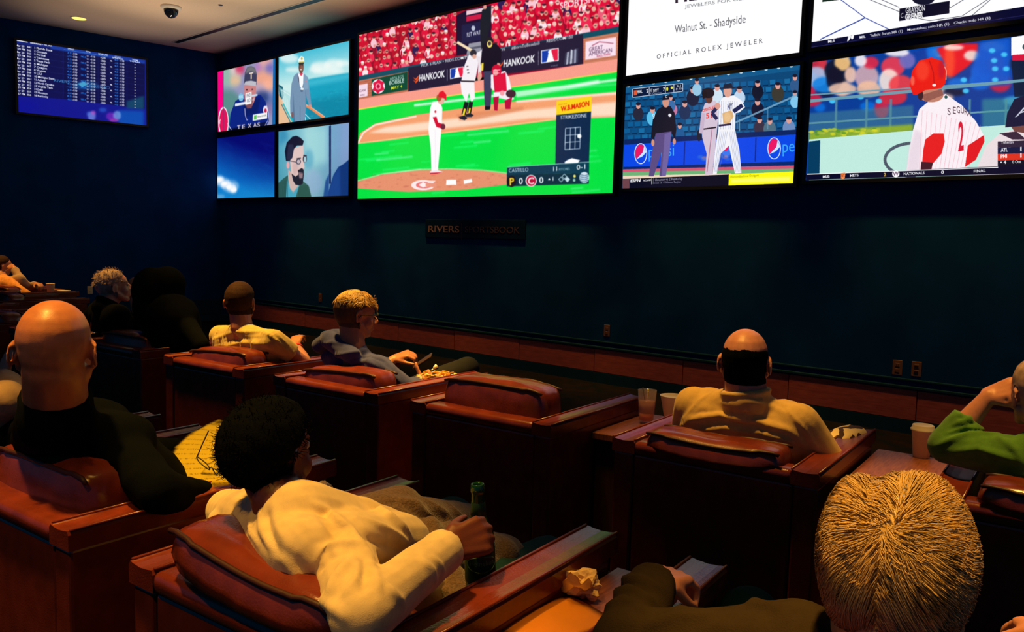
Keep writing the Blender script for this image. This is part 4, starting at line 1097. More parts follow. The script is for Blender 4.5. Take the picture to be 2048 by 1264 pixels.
def paint_big(c):
    g = np.random.default_rng(2)
    c.poly([(-50, -300), (1800, -300), (1800, 400), (-50, 520)], (150, 8, 40))
    def wall(x): return 465 - (x - 52) * .195
    for row in range(15, -1, -1):
        for k in range(38):
            x = 52 + k * 43 + g.uniform(-12, 12) + (row % 2) * 20
            y = wall(x) - 24 - row * 44 + g.uniform(-8, 8)
            if 640 < x < 850 and y > -10 + 0 * x: continue
            col = [(228, 14, 60), (205, 8, 45), (240, 40, 80), (250, 200, 212), (252, 232, 238), (180, 5, 35), (45, 25, 80), (238, 90, 120)][g.choice(8, p=[.3, .2, .12, .12, .08, .08, .05, .05])]
            s_ = 1 + .012 * k
            c.ell(x, y + 16, 19 * s_, 26 * s_, col); c.ell(x + g.uniform(-9, 9), y + 30, 8, 9, (225, 130, 120), .7)
            if g.random() < .4: c.ell(x - 12, y + 20, 5, 18, (190, 5, 40))
            c.ell(x, y - 16, 9.5 * s_, 12 * s_, [(236, 170, 150), (220, 140, 120), (245, 195, 180)][g.integers(3)])
            h = g.random()
            if h < .55: c.ell(x, y - 23, 10 * s_, 7, [(210, 5, 40), (250, 240, 240), (90, 40, 40), (60, 20, 40)][g.integers(4)])
            if h > .7: c.poly([(x - 7, y - 18), (x + 7, y - 19), (x + 7, y - 14), (x - 7, y - 14)], (50, 15, 40))
    c.text('SPORTSNET', (1262, 55), (1530, -2), 40, WHT, .015)
    # stairs, sign and steward behind the batter
    c.poly([(640, 95), (700, 62), (850, 30), (850, 300), (640, 335)], (25, 12, 48)); c.poly([(700, 65), (835, 42), (830, 62), (700, 92)], (240, 205, 215)); c.poly([(700, 98), (815, 78), (810, 108), (700, 130)], (205, 25, 70))
    c.poly([(672, 150), (800, 128), (800, 240), (672, 262)], (28, 28, 70)); c.text('RST WATCH', (702, 222), (815, 202), 26, WHT, .01); c.ell(742, 170, 12, 16, (190, 195, 215)); c.poly([(715, 262), (800, 248), (800, 330), (700, 330)], (150, 150, 165)); c.poly([(700, 290), (800, 272), (800, 285), (700, 304)], (90, 90, 110))
    c.poly([(795, 60), (845, 30), (850, 120), (825, 240), (790, 300), (782, 150)], (22, 28, 40)); c.ell(812, 42, 10, 14, (225, 160, 140))
    # wall of the stands with hoardings
    c.poly([(40, 462), (350, 398), (720, 330), (900, 288), (1400, 200), (1625, 158), (1625, 195), (1400, 232), (900, 320), (350, 430), (40, 492)], (16, 78, 98))
    c.poly([(40, 488), (352, 428), (352, 556), (40, 606)], (196, 112, 84))
    for i in range(7): c.line([(40, 500 + i * 15), (352, 440 + i * 15)], 2, (150, 70, 60))
    c.poly([(52, 512), (106, 502), (106, 578), (52, 588)], (245, 220, 235)); c.text('ICAN', (52, 556), (92, 548), 14, (80, 30, 60))
    c.text('ARK', (62, 578), (90, 574), 9, (80, 30, 60))
    c.poly([(130, 478), (347, 432), (346, 540), (130, 578)], (8, 74, 54)); c.ell(170, 520, 40, 44, (250, 240, 245)); c.poly([(138, 500), (160, 488), (172, 474), (184, 486), (206, 494), (198, 515), (208, 540), (182, 550), (168, 566), (154, 550), (134, 545), (144, 522)], (226, 20, 70)); c.ell(170, 520, 18, 20, (250, 150, 170)); c.ell(170, 520, 10, 12, (190, 10, 60))
    c.text('REDLEGS', (241, 487), (322, 470), 20, WHT); c.text('BOBBLE', (235, 512), (326, 496), 24, WHT, .01); c.text('MAY 4', (246, 541), (314, 528), 20, (240, 240, 40), .01)
    c.poly([(350, 408), (722, 335), (722, 494), (350, 553)], (34, 26, 54)); c.poly([(878, 300), (1402, 205), (1402, 387), (878, 452)], (38, 30, 56))
    c.text('PICK 6 PLAN • REDS.COM/PICK', (428, 404), (742, 345), 18, WHT, .01); c.text('HANKOOK', (414, 490), (570, 462), 40, WHT, .03, .12)
    for dy in (0, 16): c.poly([(378, 462 + dy), (394, 474 + dy), (415, 452 + dy), (410, 470 + dy), (396, 486 + dy)], (240, 80, 30))
    c.line([(585, 416), (585, 486)], 2.5, (170, 170, 190)); mlb(c, 602, 414, 82, 62, 14)
    c.text('REDS', (870, 316), (934, 303), 17, WHT, .01); c.text('#BornToBaseball', (972, 299), (1140, 268), 20, WHT, .01); c.text('REDS.COM/150', (1182, 257), (1342, 228), 20, WHT, .012)
    c.text('HANKOOK', (922, 404), (1112, 372), 42, WHT, .03, .12); c.poly([(890, 380), (904, 392), (924, 368), (918, 388), (904, 404)], (240, 80, 30)); c.line([(1134, 306), (1134, 392)], 2.5, (170, 170, 190)); mlb(c, 1150, 304, 106, 78, 16)
    for i, col in enumerate(((60, 60, 85), (175, 180, 200), (70, 70, 95), (200, 205, 220), (80, 80, 105), (150, 155, 180), (60, 60, 85))):
        c.poly([(1296 + i * 11, 318 - i * 4 - (10 if i == 3 else 0)), (1307 + i * 11, 314 - i * 4), (1300 + i * 12, 388 - i * 2), (1288 + i * 12, 392 - i * 2)], col)
    c.text('TIRE', (1205, 404), (1252, 396), 8, (150, 150, 170))
    c.poly([(1404, 232), (1625, 192), (1625, 360), (1404, 390)], (206, 128, 98))
    for i in range(9): c.line([(1404, 245 + i * 16), (1625, 208 + i * 16)], 2, (165, 85, 70))
    c.poly([(1418, 252), (1602, 222), (1600, 334), (1416, 360)], (252, 226, 240)); c.text('GREAT', (1437, 312), (1522, 296), 26, (70, 35, 75)); c.text('AMERICAN', (1437, 338), (1576, 313), 25, (70, 35, 75)); c.text('BALL PARK', (1484, 346), (1570, 331), 14, (170, 30, 70)); c.line([(1455, 276), (1500, 252), (1540, 256), (1585, 262)], 4, (150, 40, 70))
    # field
    G0, G1 = (6, 226, 66), (40, 255, 120)
    c.poly([(40, 600), (352, 551), (722, 492), (1402, 386), (1625, 352), (1625, 1200), (40, 1200)], (250, 158, 142))
    c.poly([(40, 660), (300, 618), (980, 524), (1625, 428), (1625, 1210), (40, 1210)], G0)
    c.line([(40, 660), (300, 618), (980, 524), (1625, 428)], 7, (250, 215, 90))
    for i in range(46):
        x = g.uniform(40, 1500); y = g.uniform(770, 1190); L = g.uniform(60, 260)
        c.line([(x, y), (x + L, y - L * .1)], g.uniform(5, 13), G1 if g.random() < .7 else (120, 255, 170), .55, 3)
    c.line([(385, 634), (700, 598), (1625, 478)], 15, (235, 255, 240), .85, 3); c.line([(1000, 575), (1300, 530), (1500, 490)], 22, (240, 255, 245), .8, 5); c.line([(980, 560), (1625, 505)], 8, (140, 255, 180), .6, 3)
    c.poly([(45, 862), (62, 800), (150, 744), (400, 690), (700, 648), (1050, 602), (1625, 550), (1625, 702), (1250, 722), (900, 766), (400, 822), (150, 856)], (246, 160, 112))
    c.poly([(110, 800), (220, 764), (560, 722), (1000, 668), (1625, 610), (1625, 698), (1100, 712), (700, 760), (300, 800)], (255, 222, 196), 1, 6)
    c.line([(45, 868), (80, 800), (150, 752), (400, 700)], 9, (255, 245, 235), .9, 2); c.line([(1000, 612), (1625, 560)], 14, (255, 240, 225), .9, 3); c.line([(40, 864), (400, 818), (900, 760), (1250, 716)], 5, (255, 225, 150), .9, 1)
    c.poly([(640, 690), (1040, 640), (1050, 660), (760, 720), (660, 726)], (226, 138, 96), .8, 5)
    c.poly([(40, 1094), (200, 1050), (420, 1024), (600, 1020), (800, 1028), (1000, 1052), (1000, 1104), (700, 1142), (350, 1156), (40, 1134)], (232, 146, 112)); c.line([(40, 1090), (200, 1046), (420, 1020), (600, 1016), (800, 1024), (960, 1044)], 5, (255, 235, 200), .9, 1)
    for i in range(60): c.ell(g.uniform(60, 930), g.uniform(1045, 1130), g.uniform(4, 18), 3, (200, 110, 85), .5, 1)
    c.ell(440, 1114, 72, 31, (255, 235, 235)); c.ell(446, 1114, 50, 20, (236, 120, 120)); c.ell(450, 1113, 34, 12, (255, 240, 240)); c.poly([(455, 1104), (520, 1096), (520, 1128), (455, 1122)], (236, 150, 125)); c.poly([(455, 1086), (516, 1088), (500, 1102), (470, 1100)], (255, 235, 235)); c.ell(440, 1112, 12, 16, (255, 240, 240))
    c.poly([(580, 1082), (638, 1080), (640, 1112), (578, 1114)], WHT); c.poly([(684, 1084), (732, 1076), (736, 1096), (686, 1108)], WHT)
    # batter
    c.line([(645, 254), (738, 308)], 17, (250, 225, 185)); c.poly([(716, 330), (775, 336), (770, 400), (752, 492), (668, 494), (690, 390)], (246, 240, 246)); c.poly([(750, 330), (792, 300), (790, 470), (768, 480), (772, 380)], (235, 225, 232)); c.ell(742, 320, 20, 22, (45, 42, 52)); c.ell(748, 340, 13, 14, (225, 170, 150)); c.ell(776, 326, 14, 14, (245, 240, 245))
    for i in range(3): c.line([(700 + i * 3, 400 + i * 20), (712 + i * 3, 398 + i * 20)], 5, (70, 60, 70))
    c.poly([(664, 490), (748, 490), (752, 590), (730, 616), (716, 560), (700, 616), (672, 560)], (250, 244, 248)); c.line([(668, 488), (750, 490)], 8, (40, 30, 40)); c.line([(702, 614), (684, 690)], 26, (24, 22, 30)); c.line([(730, 612), (716, 680)], 24, (24, 22, 30)); c.line([(692, 654), (682, 694)], 12, (240, 220, 40)); c.line([(722, 650), (716, 680)], 10, (240, 220, 40)); c.poly([(654, 704), (690, 694), (706, 712), (690, 724), (664, 716)], (30, 34, 48)); c.poly([(692, 690), (722, 680), (746, 694), (730, 704), (700, 704)], (30, 34, 48)); c.ell(776, 466, 9, 22, (225, 170, 150))
    # umpire and catcher
    c.poly([(800, 264), (880, 262), (912, 300), (908, 372), (890, 384), (894, 424), (802, 436), (786, 380)], (20, 14, 34)); c.ell(840, 246, 22, 26, (30, 26, 36)); c.ell(840, 266, 17, 22, (235, 215, 110)); c.ell(840, 262, 10, 12, (60, 50, 60)); c.poly([(804, 430), (862, 426), (856, 500), (846, 640), (812, 642), (806, 540)], (62, 60, 92)); c.poly([(812, 640), (846, 640), (842, 660), (812, 662)], (20, 18, 30)); c.poly([(790, 380), (804, 378), (802, 424), (790, 426)], (240, 215, 50)); c.ell(782, 456, 12, 24, (228, 165, 145)); c.line([(896, 380), (880, 430)], 18, (220, 155, 140))
    c.poly([(848, 450), (934, 426), (958, 470), (972, 540), (944, 546), (880, 560), (848, 530)], (250, 240, 246)); c.poly([(862, 456), (936, 436), (944, 548), (870, 560)], (226, 18, 62)); c.ell(882, 424, 30, 36, (206, 12, 54)); c.ell(876, 436, 16, 20, (240, 150, 150)); c.line([(860, 424), (905, 420)], 5, (255, 200, 210)); c.line([(862, 440), (900, 440)], 4, (255, 200, 210)); c.poly([(862, 556), (950, 548), (990, 596), (960, 606), (900, 590), (872, 606)], (248, 238, 246)); c.poly([(862, 586), (896, 580), (890, 640), (888, 666), (868, 664)], (190, 12, 60)); c.poly([(930, 606), (976, 584), (966, 640), (966, 656), (936, 656)], (190, 12, 60)); c.ell(968, 564, 30, 24, (70, 36, 52)); c.ell(916, 560, 14, 16, (250, 160, 170))
    # pitcher
    c.poly([(498, 612), (540, 606), (556, 650), (552, 760), (548, 800), (540, 900), (528, 1034), (490, 1034), (486, 900), (472, 780), (482, 650)], (255, 252, 253)); c.ell(548, 600, 21, 30, (238, 180, 160)); c.ell(536, 588, 16, 22, (170, 95, 50)); c.poly([(532, 584), (536, 556), (560, 546), (580, 570), (580, 608), (568, 592)], (232, 20, 44)); c.poly([(498, 706), (520, 702), (530, 738), (566, 748), (560, 776), (520, 764)], (214, 16, 52)); c.ell(560, 762, 14, 18, (110, 40, 60)); c.poly([(482, 1030), (528, 1024), (560, 1034), (520, 1044), (480, 1048)], (245, 230, 235)); c.poly([(482, 1040), (556, 1036), (520, 1046), (480, 1048)], (220, 20, 50)); c.ell(514, 672, 6, 8, (220, 60, 80)); c.line([(512, 780), (514, 1010)], 3, (235, 225, 240), .7)
    # strike-zone panel and score bar
    c.poly([(1243, 608), (1455, 578), (1452, 672), (1241, 694)], (252, 214, 30)); c.text('WHO BUT', (1252, 634), (1306, 628), 8, (225, 60, 30)); c.text('W.B.MASON', (1270, 670), (1440, 636), 30, (226, 20, 20), .03)
    c.poly([(1241, 692), (1451, 671), (1438, 976), (1236, 986)], (16, 42, 76)); c.text('STRIKEZONE', (1267, 718), (1424, 705), 22, WHT, .012)
    for i in range(4):
        t = i / 3; c.line([(1297 + 90 * t, 772 - 7 * t), (1293 + 90 * t, 901 - 7 * t)], 3.5, (215, 230, 245)); c.line([(1297 - 4 * t, 772 + 129 * t), (1387 - 4 * t, 765 + 129 * t)], 3.5, (215, 230, 245))
    c.ell(1380, 820, 13, 13, WHT); c.poly([(1290, 976), (1310, 962), (1336, 952), (1384, 964), (1372, 980), (1296, 986)], WHT)
    c.poly([(946, 1008), (1440, 976), (1439, 1042), (944, 1050)], (10, 60, 84)); c.line([(946, 1006), (1440, 975)], 3, (210, 235, 240)); c.poly([(944, 1050), (1439, 1042), (1437, 1106), (944, 1122)], (8, 46, 64))
    c.text('CASTILLO', (955, 1038), (1073, 1032), 24, WHT); c.text('11', (1216, 1030), (1246, 1028), 26, WHT, .01); c.text('PITCHES', (1256, 1028), (1322, 1023), 15, (190, 220, 230)); c.text('0-1', (1363, 1022), (1416, 1016), 30, WHT, .01)
    c.ell(972, 1092, 29, 34, (25, 20, 30)); c.text('P', (958, 1114), (988, 1112), 44, (250, 210, 40), .03); c.text('0', (1015, 1108), (1040, 1106), 38, WHT, .02); c.ell(1090, 1088, 34, 36, (250, 245, 245)); c.ell(1090, 1088, 28, 31, (190, 15, 60)); c.text('C', (1070, 1108), (1108, 1106), 40, WHT, .03); c.text('0', (1138, 1102), (1164, 1101), 38, WHT, .02)
    c.poly([(1190, 1084), (1208, 1083), (1199, 1072)], WHT); c.text('1', (1213, 1088), (1224, 1087), 24, WHT, .01)
    for dx, dy, f in ((0, 0, 0), (20, -18, 0), (38, 0, 1)):
        x, y = 1270 + dx, 1080 + dy; q = [(x - 17, y), (x, y - 17), (x + 17, y), (x, y + 17)]
        c.poly(q, (200, 225, 235)); 
        if not f: c.poly([(x - 12, y), (x, y - 12), (x + 12, y), (x, y + 12)], (8, 46, 64))
    c.ell(1351, 1060, 8, 9, (240, 230, 120)); c.ell(1349, 1084, 8, 9, (150, 200, 190)); c.ell(1410, 1068, 30, 34, (215, 230, 240))
    for i in range(4): c.line([(1384, 1050 + i * 13), (1412, 1058 + i * 12), (1436, 1050 + i * 11)], 4, (30, 90, 130))
    c.blur(1); c.noise(3, 1)

def paint_pitcherad(c):
    c.poly([(0, 0), (1000, 0), (1000, 1400), (0, 1400)], (150, 150, 190)); g = np.random.default_rng(4)
    for x, y, r, col in ((250, 600, 140, (150, 190, 170)), (220, 900, 160, (80, 140, 130)), (200, 1150, 120, (20, 110, 110)), (330, 520, 80, (225, 200, 200)), (380, 500, 60, (210, 40, 90)), (620, 480, 60, (190, 120, 190)), (700, 400, 80, (240, 170, 160)), (680, 620, 120, (252, 168, 130)), (740, 700, 80, (255, 180, 150)), (620, 760, 90, (200, 170, 190)), (720, 900, 120, (90, 110, 170)), (760, 480, 60, (110, 100, 190)), (320, 640, 70, (240, 190, 150)), (760, 1000, 80, (140, 120, 170)), (650, 850, 90, (40, 60, 120))):
        c.ell(x, y, r, r * .9, col, .85, 18)
    c.poly([(800, 360), (845, 340), (825, 1210), (785, 1210)], (20, 100, 170)); c.poly([(90, 510), (165, 500), (165, 1300), (90, 1300)], (250, 0, 130)); c.ell(170, 1160, 66, 190, (252, 240, 245)); c.ell(172, 1160, 54, 170, (225, 20, 90)); c.text('Y', (112, 1190), (140, 1180), 60, WHT, .02); c.poly([(165, 500), (172, 500), (172, 1300), (165, 1300)], (90, 60, 110))
    c.poly([(240, 1250), (262, 1050), (320, 900), (440, 820), (640, 820), (700, 900), (740, 1050), (745, 1150), (700, 1230)], (12, 36, 130)); c.poly([(420, 900), (640, 850), (600, 1050), (430, 1100)], (6, 24, 90), .7, 8); c.poly([(240, 1250), (700, 1160), (740, 1260), (240, 1270)], (8, 16, 60))
    c.line([(220, 1180), (270, 1260)], 8, (235, 225, 240)); c.line([(715, 950), (742, 1060), (735, 1140), (690, 1215)], 6, (225, 220, 240)); c.ell(700, 1010, 30, 55, (235, 225, 240)); c.ell(702, 1020, 16, 28, (210, 30, 80))
    c.poly([(432, 700), (582, 690), (582, 820), (560, 900), (520, 985), (470, 985), (436, 900)], (206, 130, 130)); c.poly([(432, 880), (545, 850), (530, 985), (470, 995), (440, 950)], (110, 60, 70), .8, 3); c.ell(465, 755, 12, 9, (70, 40, 60)); c.ell(535, 750, 12, 9, (70, 40, 60)); c.line([(440, 990), (445, 1080), (465, 1140), (480, 1130)], 8, (210, 200, 225), .9)
    c.poly([(428, 690), (440, 540), (470, 470), (520, 455), (570, 480), (592, 560), (588, 690), (500, 700)], (62, 62, 92)); c.poly([(440, 560), (470, 470), (520, 455), (570, 480), (590, 560), (520, 520)], (130, 130, 130), .8, 5); c.poly([(426, 690), (450, 650), (520, 640), (585, 655), (580, 710), (500, 700)], (190, 190, 200)); c.text('T', (496, 622), (548, 612), 82, (245, 225, 205), .03); c.ell(500, 830, 14, 18, (200, 120, 120))
    c.poly([(316, 930), (448, 905), (448, 940), (316, 966)], (230, 235, 245)); c.ell(392, 850, 34, 50, (120, 190, 225)); c.text('FOX', (368, 864), (416, 856), 32, (240, 250, 255), .02); c.poly([(448, 800), (525, 780), (525, 930), (448, 948)], (252, 248, 250)); c.text('FIND', (462, 855), (514, 842), 46, (110, 110, 130), .02); c.text('GO', (466, 915), (512, 904), 44, (110, 110, 130), .02); c.poly([(528, 820), (600, 808), (600, 832), (528, 846)], (200, 215, 235)); c.text('LIVE', (530, 892), (562, 886), 24, (230, 235, 245), .02)
    c.poly([(543, 1070), (725, 1040), (722, 1118), (540, 1150)], (250, 250, 250)); c.poly([(556, 1080), (590, 1074), (588, 1128), (554, 1134)], (90, 200, 90)); c.text('Ameritrade', (598, 1108), (712, 1088), 26, (70, 80, 80), .01)
    for ch, x, y, w_ in (('T', 345, 1262, 42), ('E', 400, 1256, 42), ('X', 478, 1240, 48), ('A', 548, 1232, 44), ('S', 596, 1228, 36)): c.text(ch, (x, y), (x + w_, y - 8), 58, (205, 195, 205), .03)
    c.blur(1); c.noise(3, 2)

def paint_captain(c):
    def f(X, Y):
        top = np.array((70, 190, 215), np.float32); bot = np.array((205, 238, 236), np.float32); t = np.clip(Y * 2.2, 0, 1)[..., None]; return top * (1 - t) + bot * t
    c.grad(f)
    for x, y, rx, ry in ((1400, 460, 130, 60), (1560, 440, 120, 70), (1330, 500, 80, 40), (1050, 500, 100, 30), (1000, 360, 120, 60), (1680, 420, 90, 40), (1500, 520, 200, 40)): c.ell(x, y, rx, ry, (240, 250, 246), .8, 12)
    c.poly([(1180, 640), (1300, 612), (1770, 540), (1760, 1100), (1240, 1180), (1000, 1180)], (20, 160, 190), 1, 3); c.poly([(1200, 640), (1770, 548), (1770, 620), (1220, 720)], (70, 190, 215), .8, 12); c.poly([(1200, 900), (1770, 800), (1760, 1100), (1240, 1180)], (10, 130, 160), .8, 20)
    g = np.random.default_rng(5)
    for i in range(80):
        x = g.uniform(1230, 1740); y = g.uniform(680, 1120); c.line([(x, y), (x + g.uniform(15, 50), y - 5)], 4, (80, 200, 220) if g.random() < .5 else (5, 110, 145), .5, 1)
    c.poly([(862, 800), (910, 870), (1010, 1080), (1060, 1200), (862, 1200)], (235, 190, 150)); c.poly([(870, 690), (920, 720), (935, 830), (910, 880), (875, 830)], (20, 90, 110)); c.poly([(870, 720), (1010, 800), (1010, 1080), (930, 900)], (170, 220, 220), .7, 3)
    for k in range(8): c.line([(905 + k * 13, 760 + k * 18), (905 + k * 13, 900 + k * 30)], 3, (240, 250, 250), .8)
    c.line([(905, 760), (1020, 830)], 6, (250, 252, 252)); c.line([(925, 930), (1000, 1080), (1050, 1170)], 16, (40, 190, 200)); c.line([(905, 940), (985, 1100), (1020, 1180)], 10, (20, 120, 140))
    c.line([(1205, 950), (1290, 1000), (1440, 1110)], 34, (236, 140, 90)); c.line([(1215, 945), (1300, 990), (1450, 1095)], 8, (255, 205, 170)); c.line([(1200, 1060), (1280, 1140)], 8, (240, 250, 250)); c.line([(1205, 1100), (1205, 1180)], 7, (240, 250, 250))
    c.poly([(1100, 545), (1060, 580), (1030, 680), (1012, 900), (1015, 1060), (1055, 1070), (1075, 1200), (1190, 1200), (1210, 1000), (1212, 820), (1250, 960), (1285, 960), (1260, 780), (1238, 600), (1180, 545)], (118, 148, 178)); c.poly([(1050, 760), (1075, 1180), (1060, 1180), (1050, 1060)], (80, 108, 142), .8, 3); c.line([(1140, 960), (1140, 1190)], 6, (84, 112, 146)); c.line([(1210, 760), (1212, 1000)], 5, (84, 112, 146)); c.poly([(1180, 545), (1238, 600), (1245, 740), (1190, 760)], (135, 168, 196), .7, 4)
    c.poly([(1115, 548), (1182, 545), (1178, 680), (1160, 740), (1140, 720), (1122, 640)], (250, 252, 252)); c.poly([(1130, 545), (1176, 545), (1160, 580), (1142, 575)], (225, 60, 90)); c.poly([(1110, 560), (1124, 600), (1130, 690), (1112, 610)], (60, 50, 80)); c.ell(1165, 745, 22, 14, (240, 248, 248)); c.ell(1160, 770, 18, 10, (60, 80, 110)); c.ell(1209, 650, 10, 8, (235, 120, 130))
    c.ell(1152, 470, 32, 78, (112, 72, 62)); c.ell(1160, 488, 20, 40, (150, 100, 84), .8, 3); c.ell(1150, 500, 14, 6, (240, 230, 225)); c.line([(1132, 445), (1146, 444)], 6, (50, 30, 30)); c.line([(1160, 443), (1178, 444)], 6, (50, 30, 30)); c.poly([(1118, 420), (1116, 370), (1150, 330), (1180, 340), (1192, 380), (1190, 420), (1150, 430)], (246, 250, 244)); c.poly([(1118, 415), (1190, 410), (1184, 432), (1124, 440)], (40, 50, 50)); c.poly([(1122, 402), (1188, 396), (1188, 408), (1122, 414)], (215, 200, 80)); c.ell(1160, 362, 12, 16, (190, 180, 80))
    c.ell(1262, 962, 22, 20, (215, 150, 130)); c.ell(1040, 1075, 15, 40, (130, 90, 90)); c.blur(1); c.noise(2.5, 3)

def paint_sky(c):
    def f(X, Y):
        a = np.array((4, 8, 110), np.float32); b = np.array((10, 120, 205), np.float32); d = np.array((40, 150, 205), np.float32)
        t = np.clip((Y - .55 * X + .15 * X * X) * 1.35 + .12, 0, 1)[..., None]; s_ = np.clip((Y - .7) * 2.2, 0, 1)[..., None]
        return (a * (1 - t) + b * t) * (1 - s_ * .6) + d * s_ * .6
    c.grad(f)
    for x, y, rx, ry, al in ((120, 820, 60, 50, .9), (200, 880, 70, 45, .9), (270, 920, 60, 50, .95), (300, 945, 40, 35, 1), (160, 850, 90, 60, .5), (260, 900, 110, 80, .4), (130, 1030, 60, 20, .4)): c.ell(x, y, rx, ry, (238, 244, 255), al, 10)
    for x, y in ((120, 815), (180, 868), (240, 910), (300, 945)): c.ell(x, y, 34, 24, WHT, .9, 5)
    g = np.random.default_rng(6)
    for i in range(30):
        x = g.uniform(120, 780); y = g.uniform(320, 1000); c.line([(x, y), (x + 90, y + g.uniform(30, 70))], 14, (40, 140, 220), .10, 6)
    c.noise(5, 4, 0)

def paint_beard(c):
    def f(X, Y):
        a = np.array((80, 165, 190), np.float32); b = np.array((150, 205, 215), np.float32); d = np.array((130, 160, 205), np.float32)
        t = np.clip(1 - np.abs(X - .45) * 2.2, 0, 1)[..., None]; s_ = np.clip((X - .55) * 2.5, 0, 1)[..., None]; q = a * (1 - t) + b * t; q = q * (1 - s_) + d * s_
        return q * (1 - .15 * np.clip(Y - .3, 0, 1))[..., None]
    c.grad(f); c.poly([(870, 210), (960, 190), (1000, 300), (880, 380)], (30, 120, 170), .5, 20); c.poly([(1180, 180), (1480, 140), (1480, 600), (1250, 640), (1230, 450)], (165, 220, 222), .7, 25); c.ell(1250, 560, 60, 130, (60, 150, 190), .5, 16); c.ell(1300, 850, 120, 160, (150, 170, 215), .5, 20)
    c.poly([(1505, 140), (1530, 130), (1530, 870), (1505, 870)], (14, 40, 92)); c.poly([(1760, 560), (1700, 610), (1620, 660), (1560, 760), (1480, 1030), (1760, 1030)], (14, 52, 118)); c.poly([(1505, 740), (1460, 830), (1430, 1040), (1500, 1030)], (20, 70, 140), .9, 5); c.poly([(1560, 760), (1640, 650), (1650, 1030), (1480, 1030)], (24, 80, 160), .5, 10)
    c.poly([(862, 860), (930, 800), (985, 760), (1000, 1050), (862, 1050)], (46, 92, 88)); c.poly([(985, 780), (1000, 930), (1050, 1000), (1110, 930), (1170, 830), (1250, 900), (1285, 1050), (960, 1050)], (52, 100, 92)); c.poly([(975, 790), (1010, 940), (1050, 1000), (1110, 920), (1125, 900), (1080, 1050), (960, 1050)], (70, 165, 190)); c.poly([(1130, 890), (1230, 880), (1280, 1050), (1100, 1050)], (40, 84, 74), .8, 5)
    for k in range(6): c.line([(880 + k * 20, 860 - k * 10), (870 + k * 22, 1040)], 8, (30, 68, 70), .5, 2)
    c.poly([(985, 690), (1080, 760), (1110, 900), (1050, 975), (1010, 920), (990, 820)], (206, 178, 172)); c.poly([(1010, 560), (1050, 420), (1180, 380), (1185, 520), (1190, 640), (1184, 720), (1170, 860), (1060, 860), (1030, 760)], (224, 196, 192)); c.poly([(1040, 640), (1100, 560), (1120, 700), (1060, 780)], (205, 168, 166), .6, 8)
    c.poly([(1182, 590), (1196, 660), (1180, 680), (1160, 650)], (228, 198, 196)); c.poly([(1030, 740), (1080, 780), (1120, 750), (1110, 700), (1160, 670), (1184, 690), (1186, 760), (1172, 870), (1130, 890), (1080, 880), (1050, 830)], (26, 30, 48)); c.poly([(1118, 720), (1175, 735), (1170, 800), (1130, 800)], (196, 160, 164), .7, 3); c.line([(1130, 742), (1176, 744)], 7, (120, 80, 90))
    c.poly([(960, 580), (945, 460), (970, 350), (1040, 275), (1090, 262), (1140, 285), (1186, 330), (1170, 385), (1100, 385), (1060, 430), (1040, 540), (1005, 580)], (22, 24, 46)); c.poly([(990, 370), (1050, 370), (1060, 420), (1040, 540), (1005, 580), (970, 560)], (52, 56, 84), .6, 4); c.ell(985, 635, 19, 45, (232, 170, 176)); c.line([(985, 690), (1010, 760)], 10, (190, 140, 150), .6)
    c.line([(1005, 580), (1090, 596)], 7, (40, 44, 62)); c.ell(1118, 590, 32, 36, (60, 62, 82)); c.ell(1120, 590, 22, 26, (196, 180, 186)); c.ell(1198, 556, 26, 48, (40, 44, 62)); c.ell(1200, 562, 17, 38, (170, 205, 215)); c.line([(1180, 510), (1222, 518)], 16, (40, 44, 62)); c.line([(1096, 552), (1150, 545)], 12, (50, 46, 62)); c.ell(1112, 640, 26, 14, (180, 180, 190), .5, 3); c.blur(1); c.noise(2.5, 5)

def paint_ad(c):
    c.poly([(-100, -400), (1100, -400), (1100, 500), (-100, 500)], WHT)
    c.text('HENNE', (318, 14), (640, -32), 70, (40, 26, 44), .02); c.text('JEWELERS FOR GENERATIONS', (372, 40), (860, -28), 17, (120, 122, 128)); c.text('Walnut St. - Shadyside', (320, 165), (671, 112), 41, (52, 50, 62), -.006); c.text('O F F I C I A L   R O L E X   J E W E L E R', (230, 292), (755, 212), 23, (62, 60, 72), -.002)

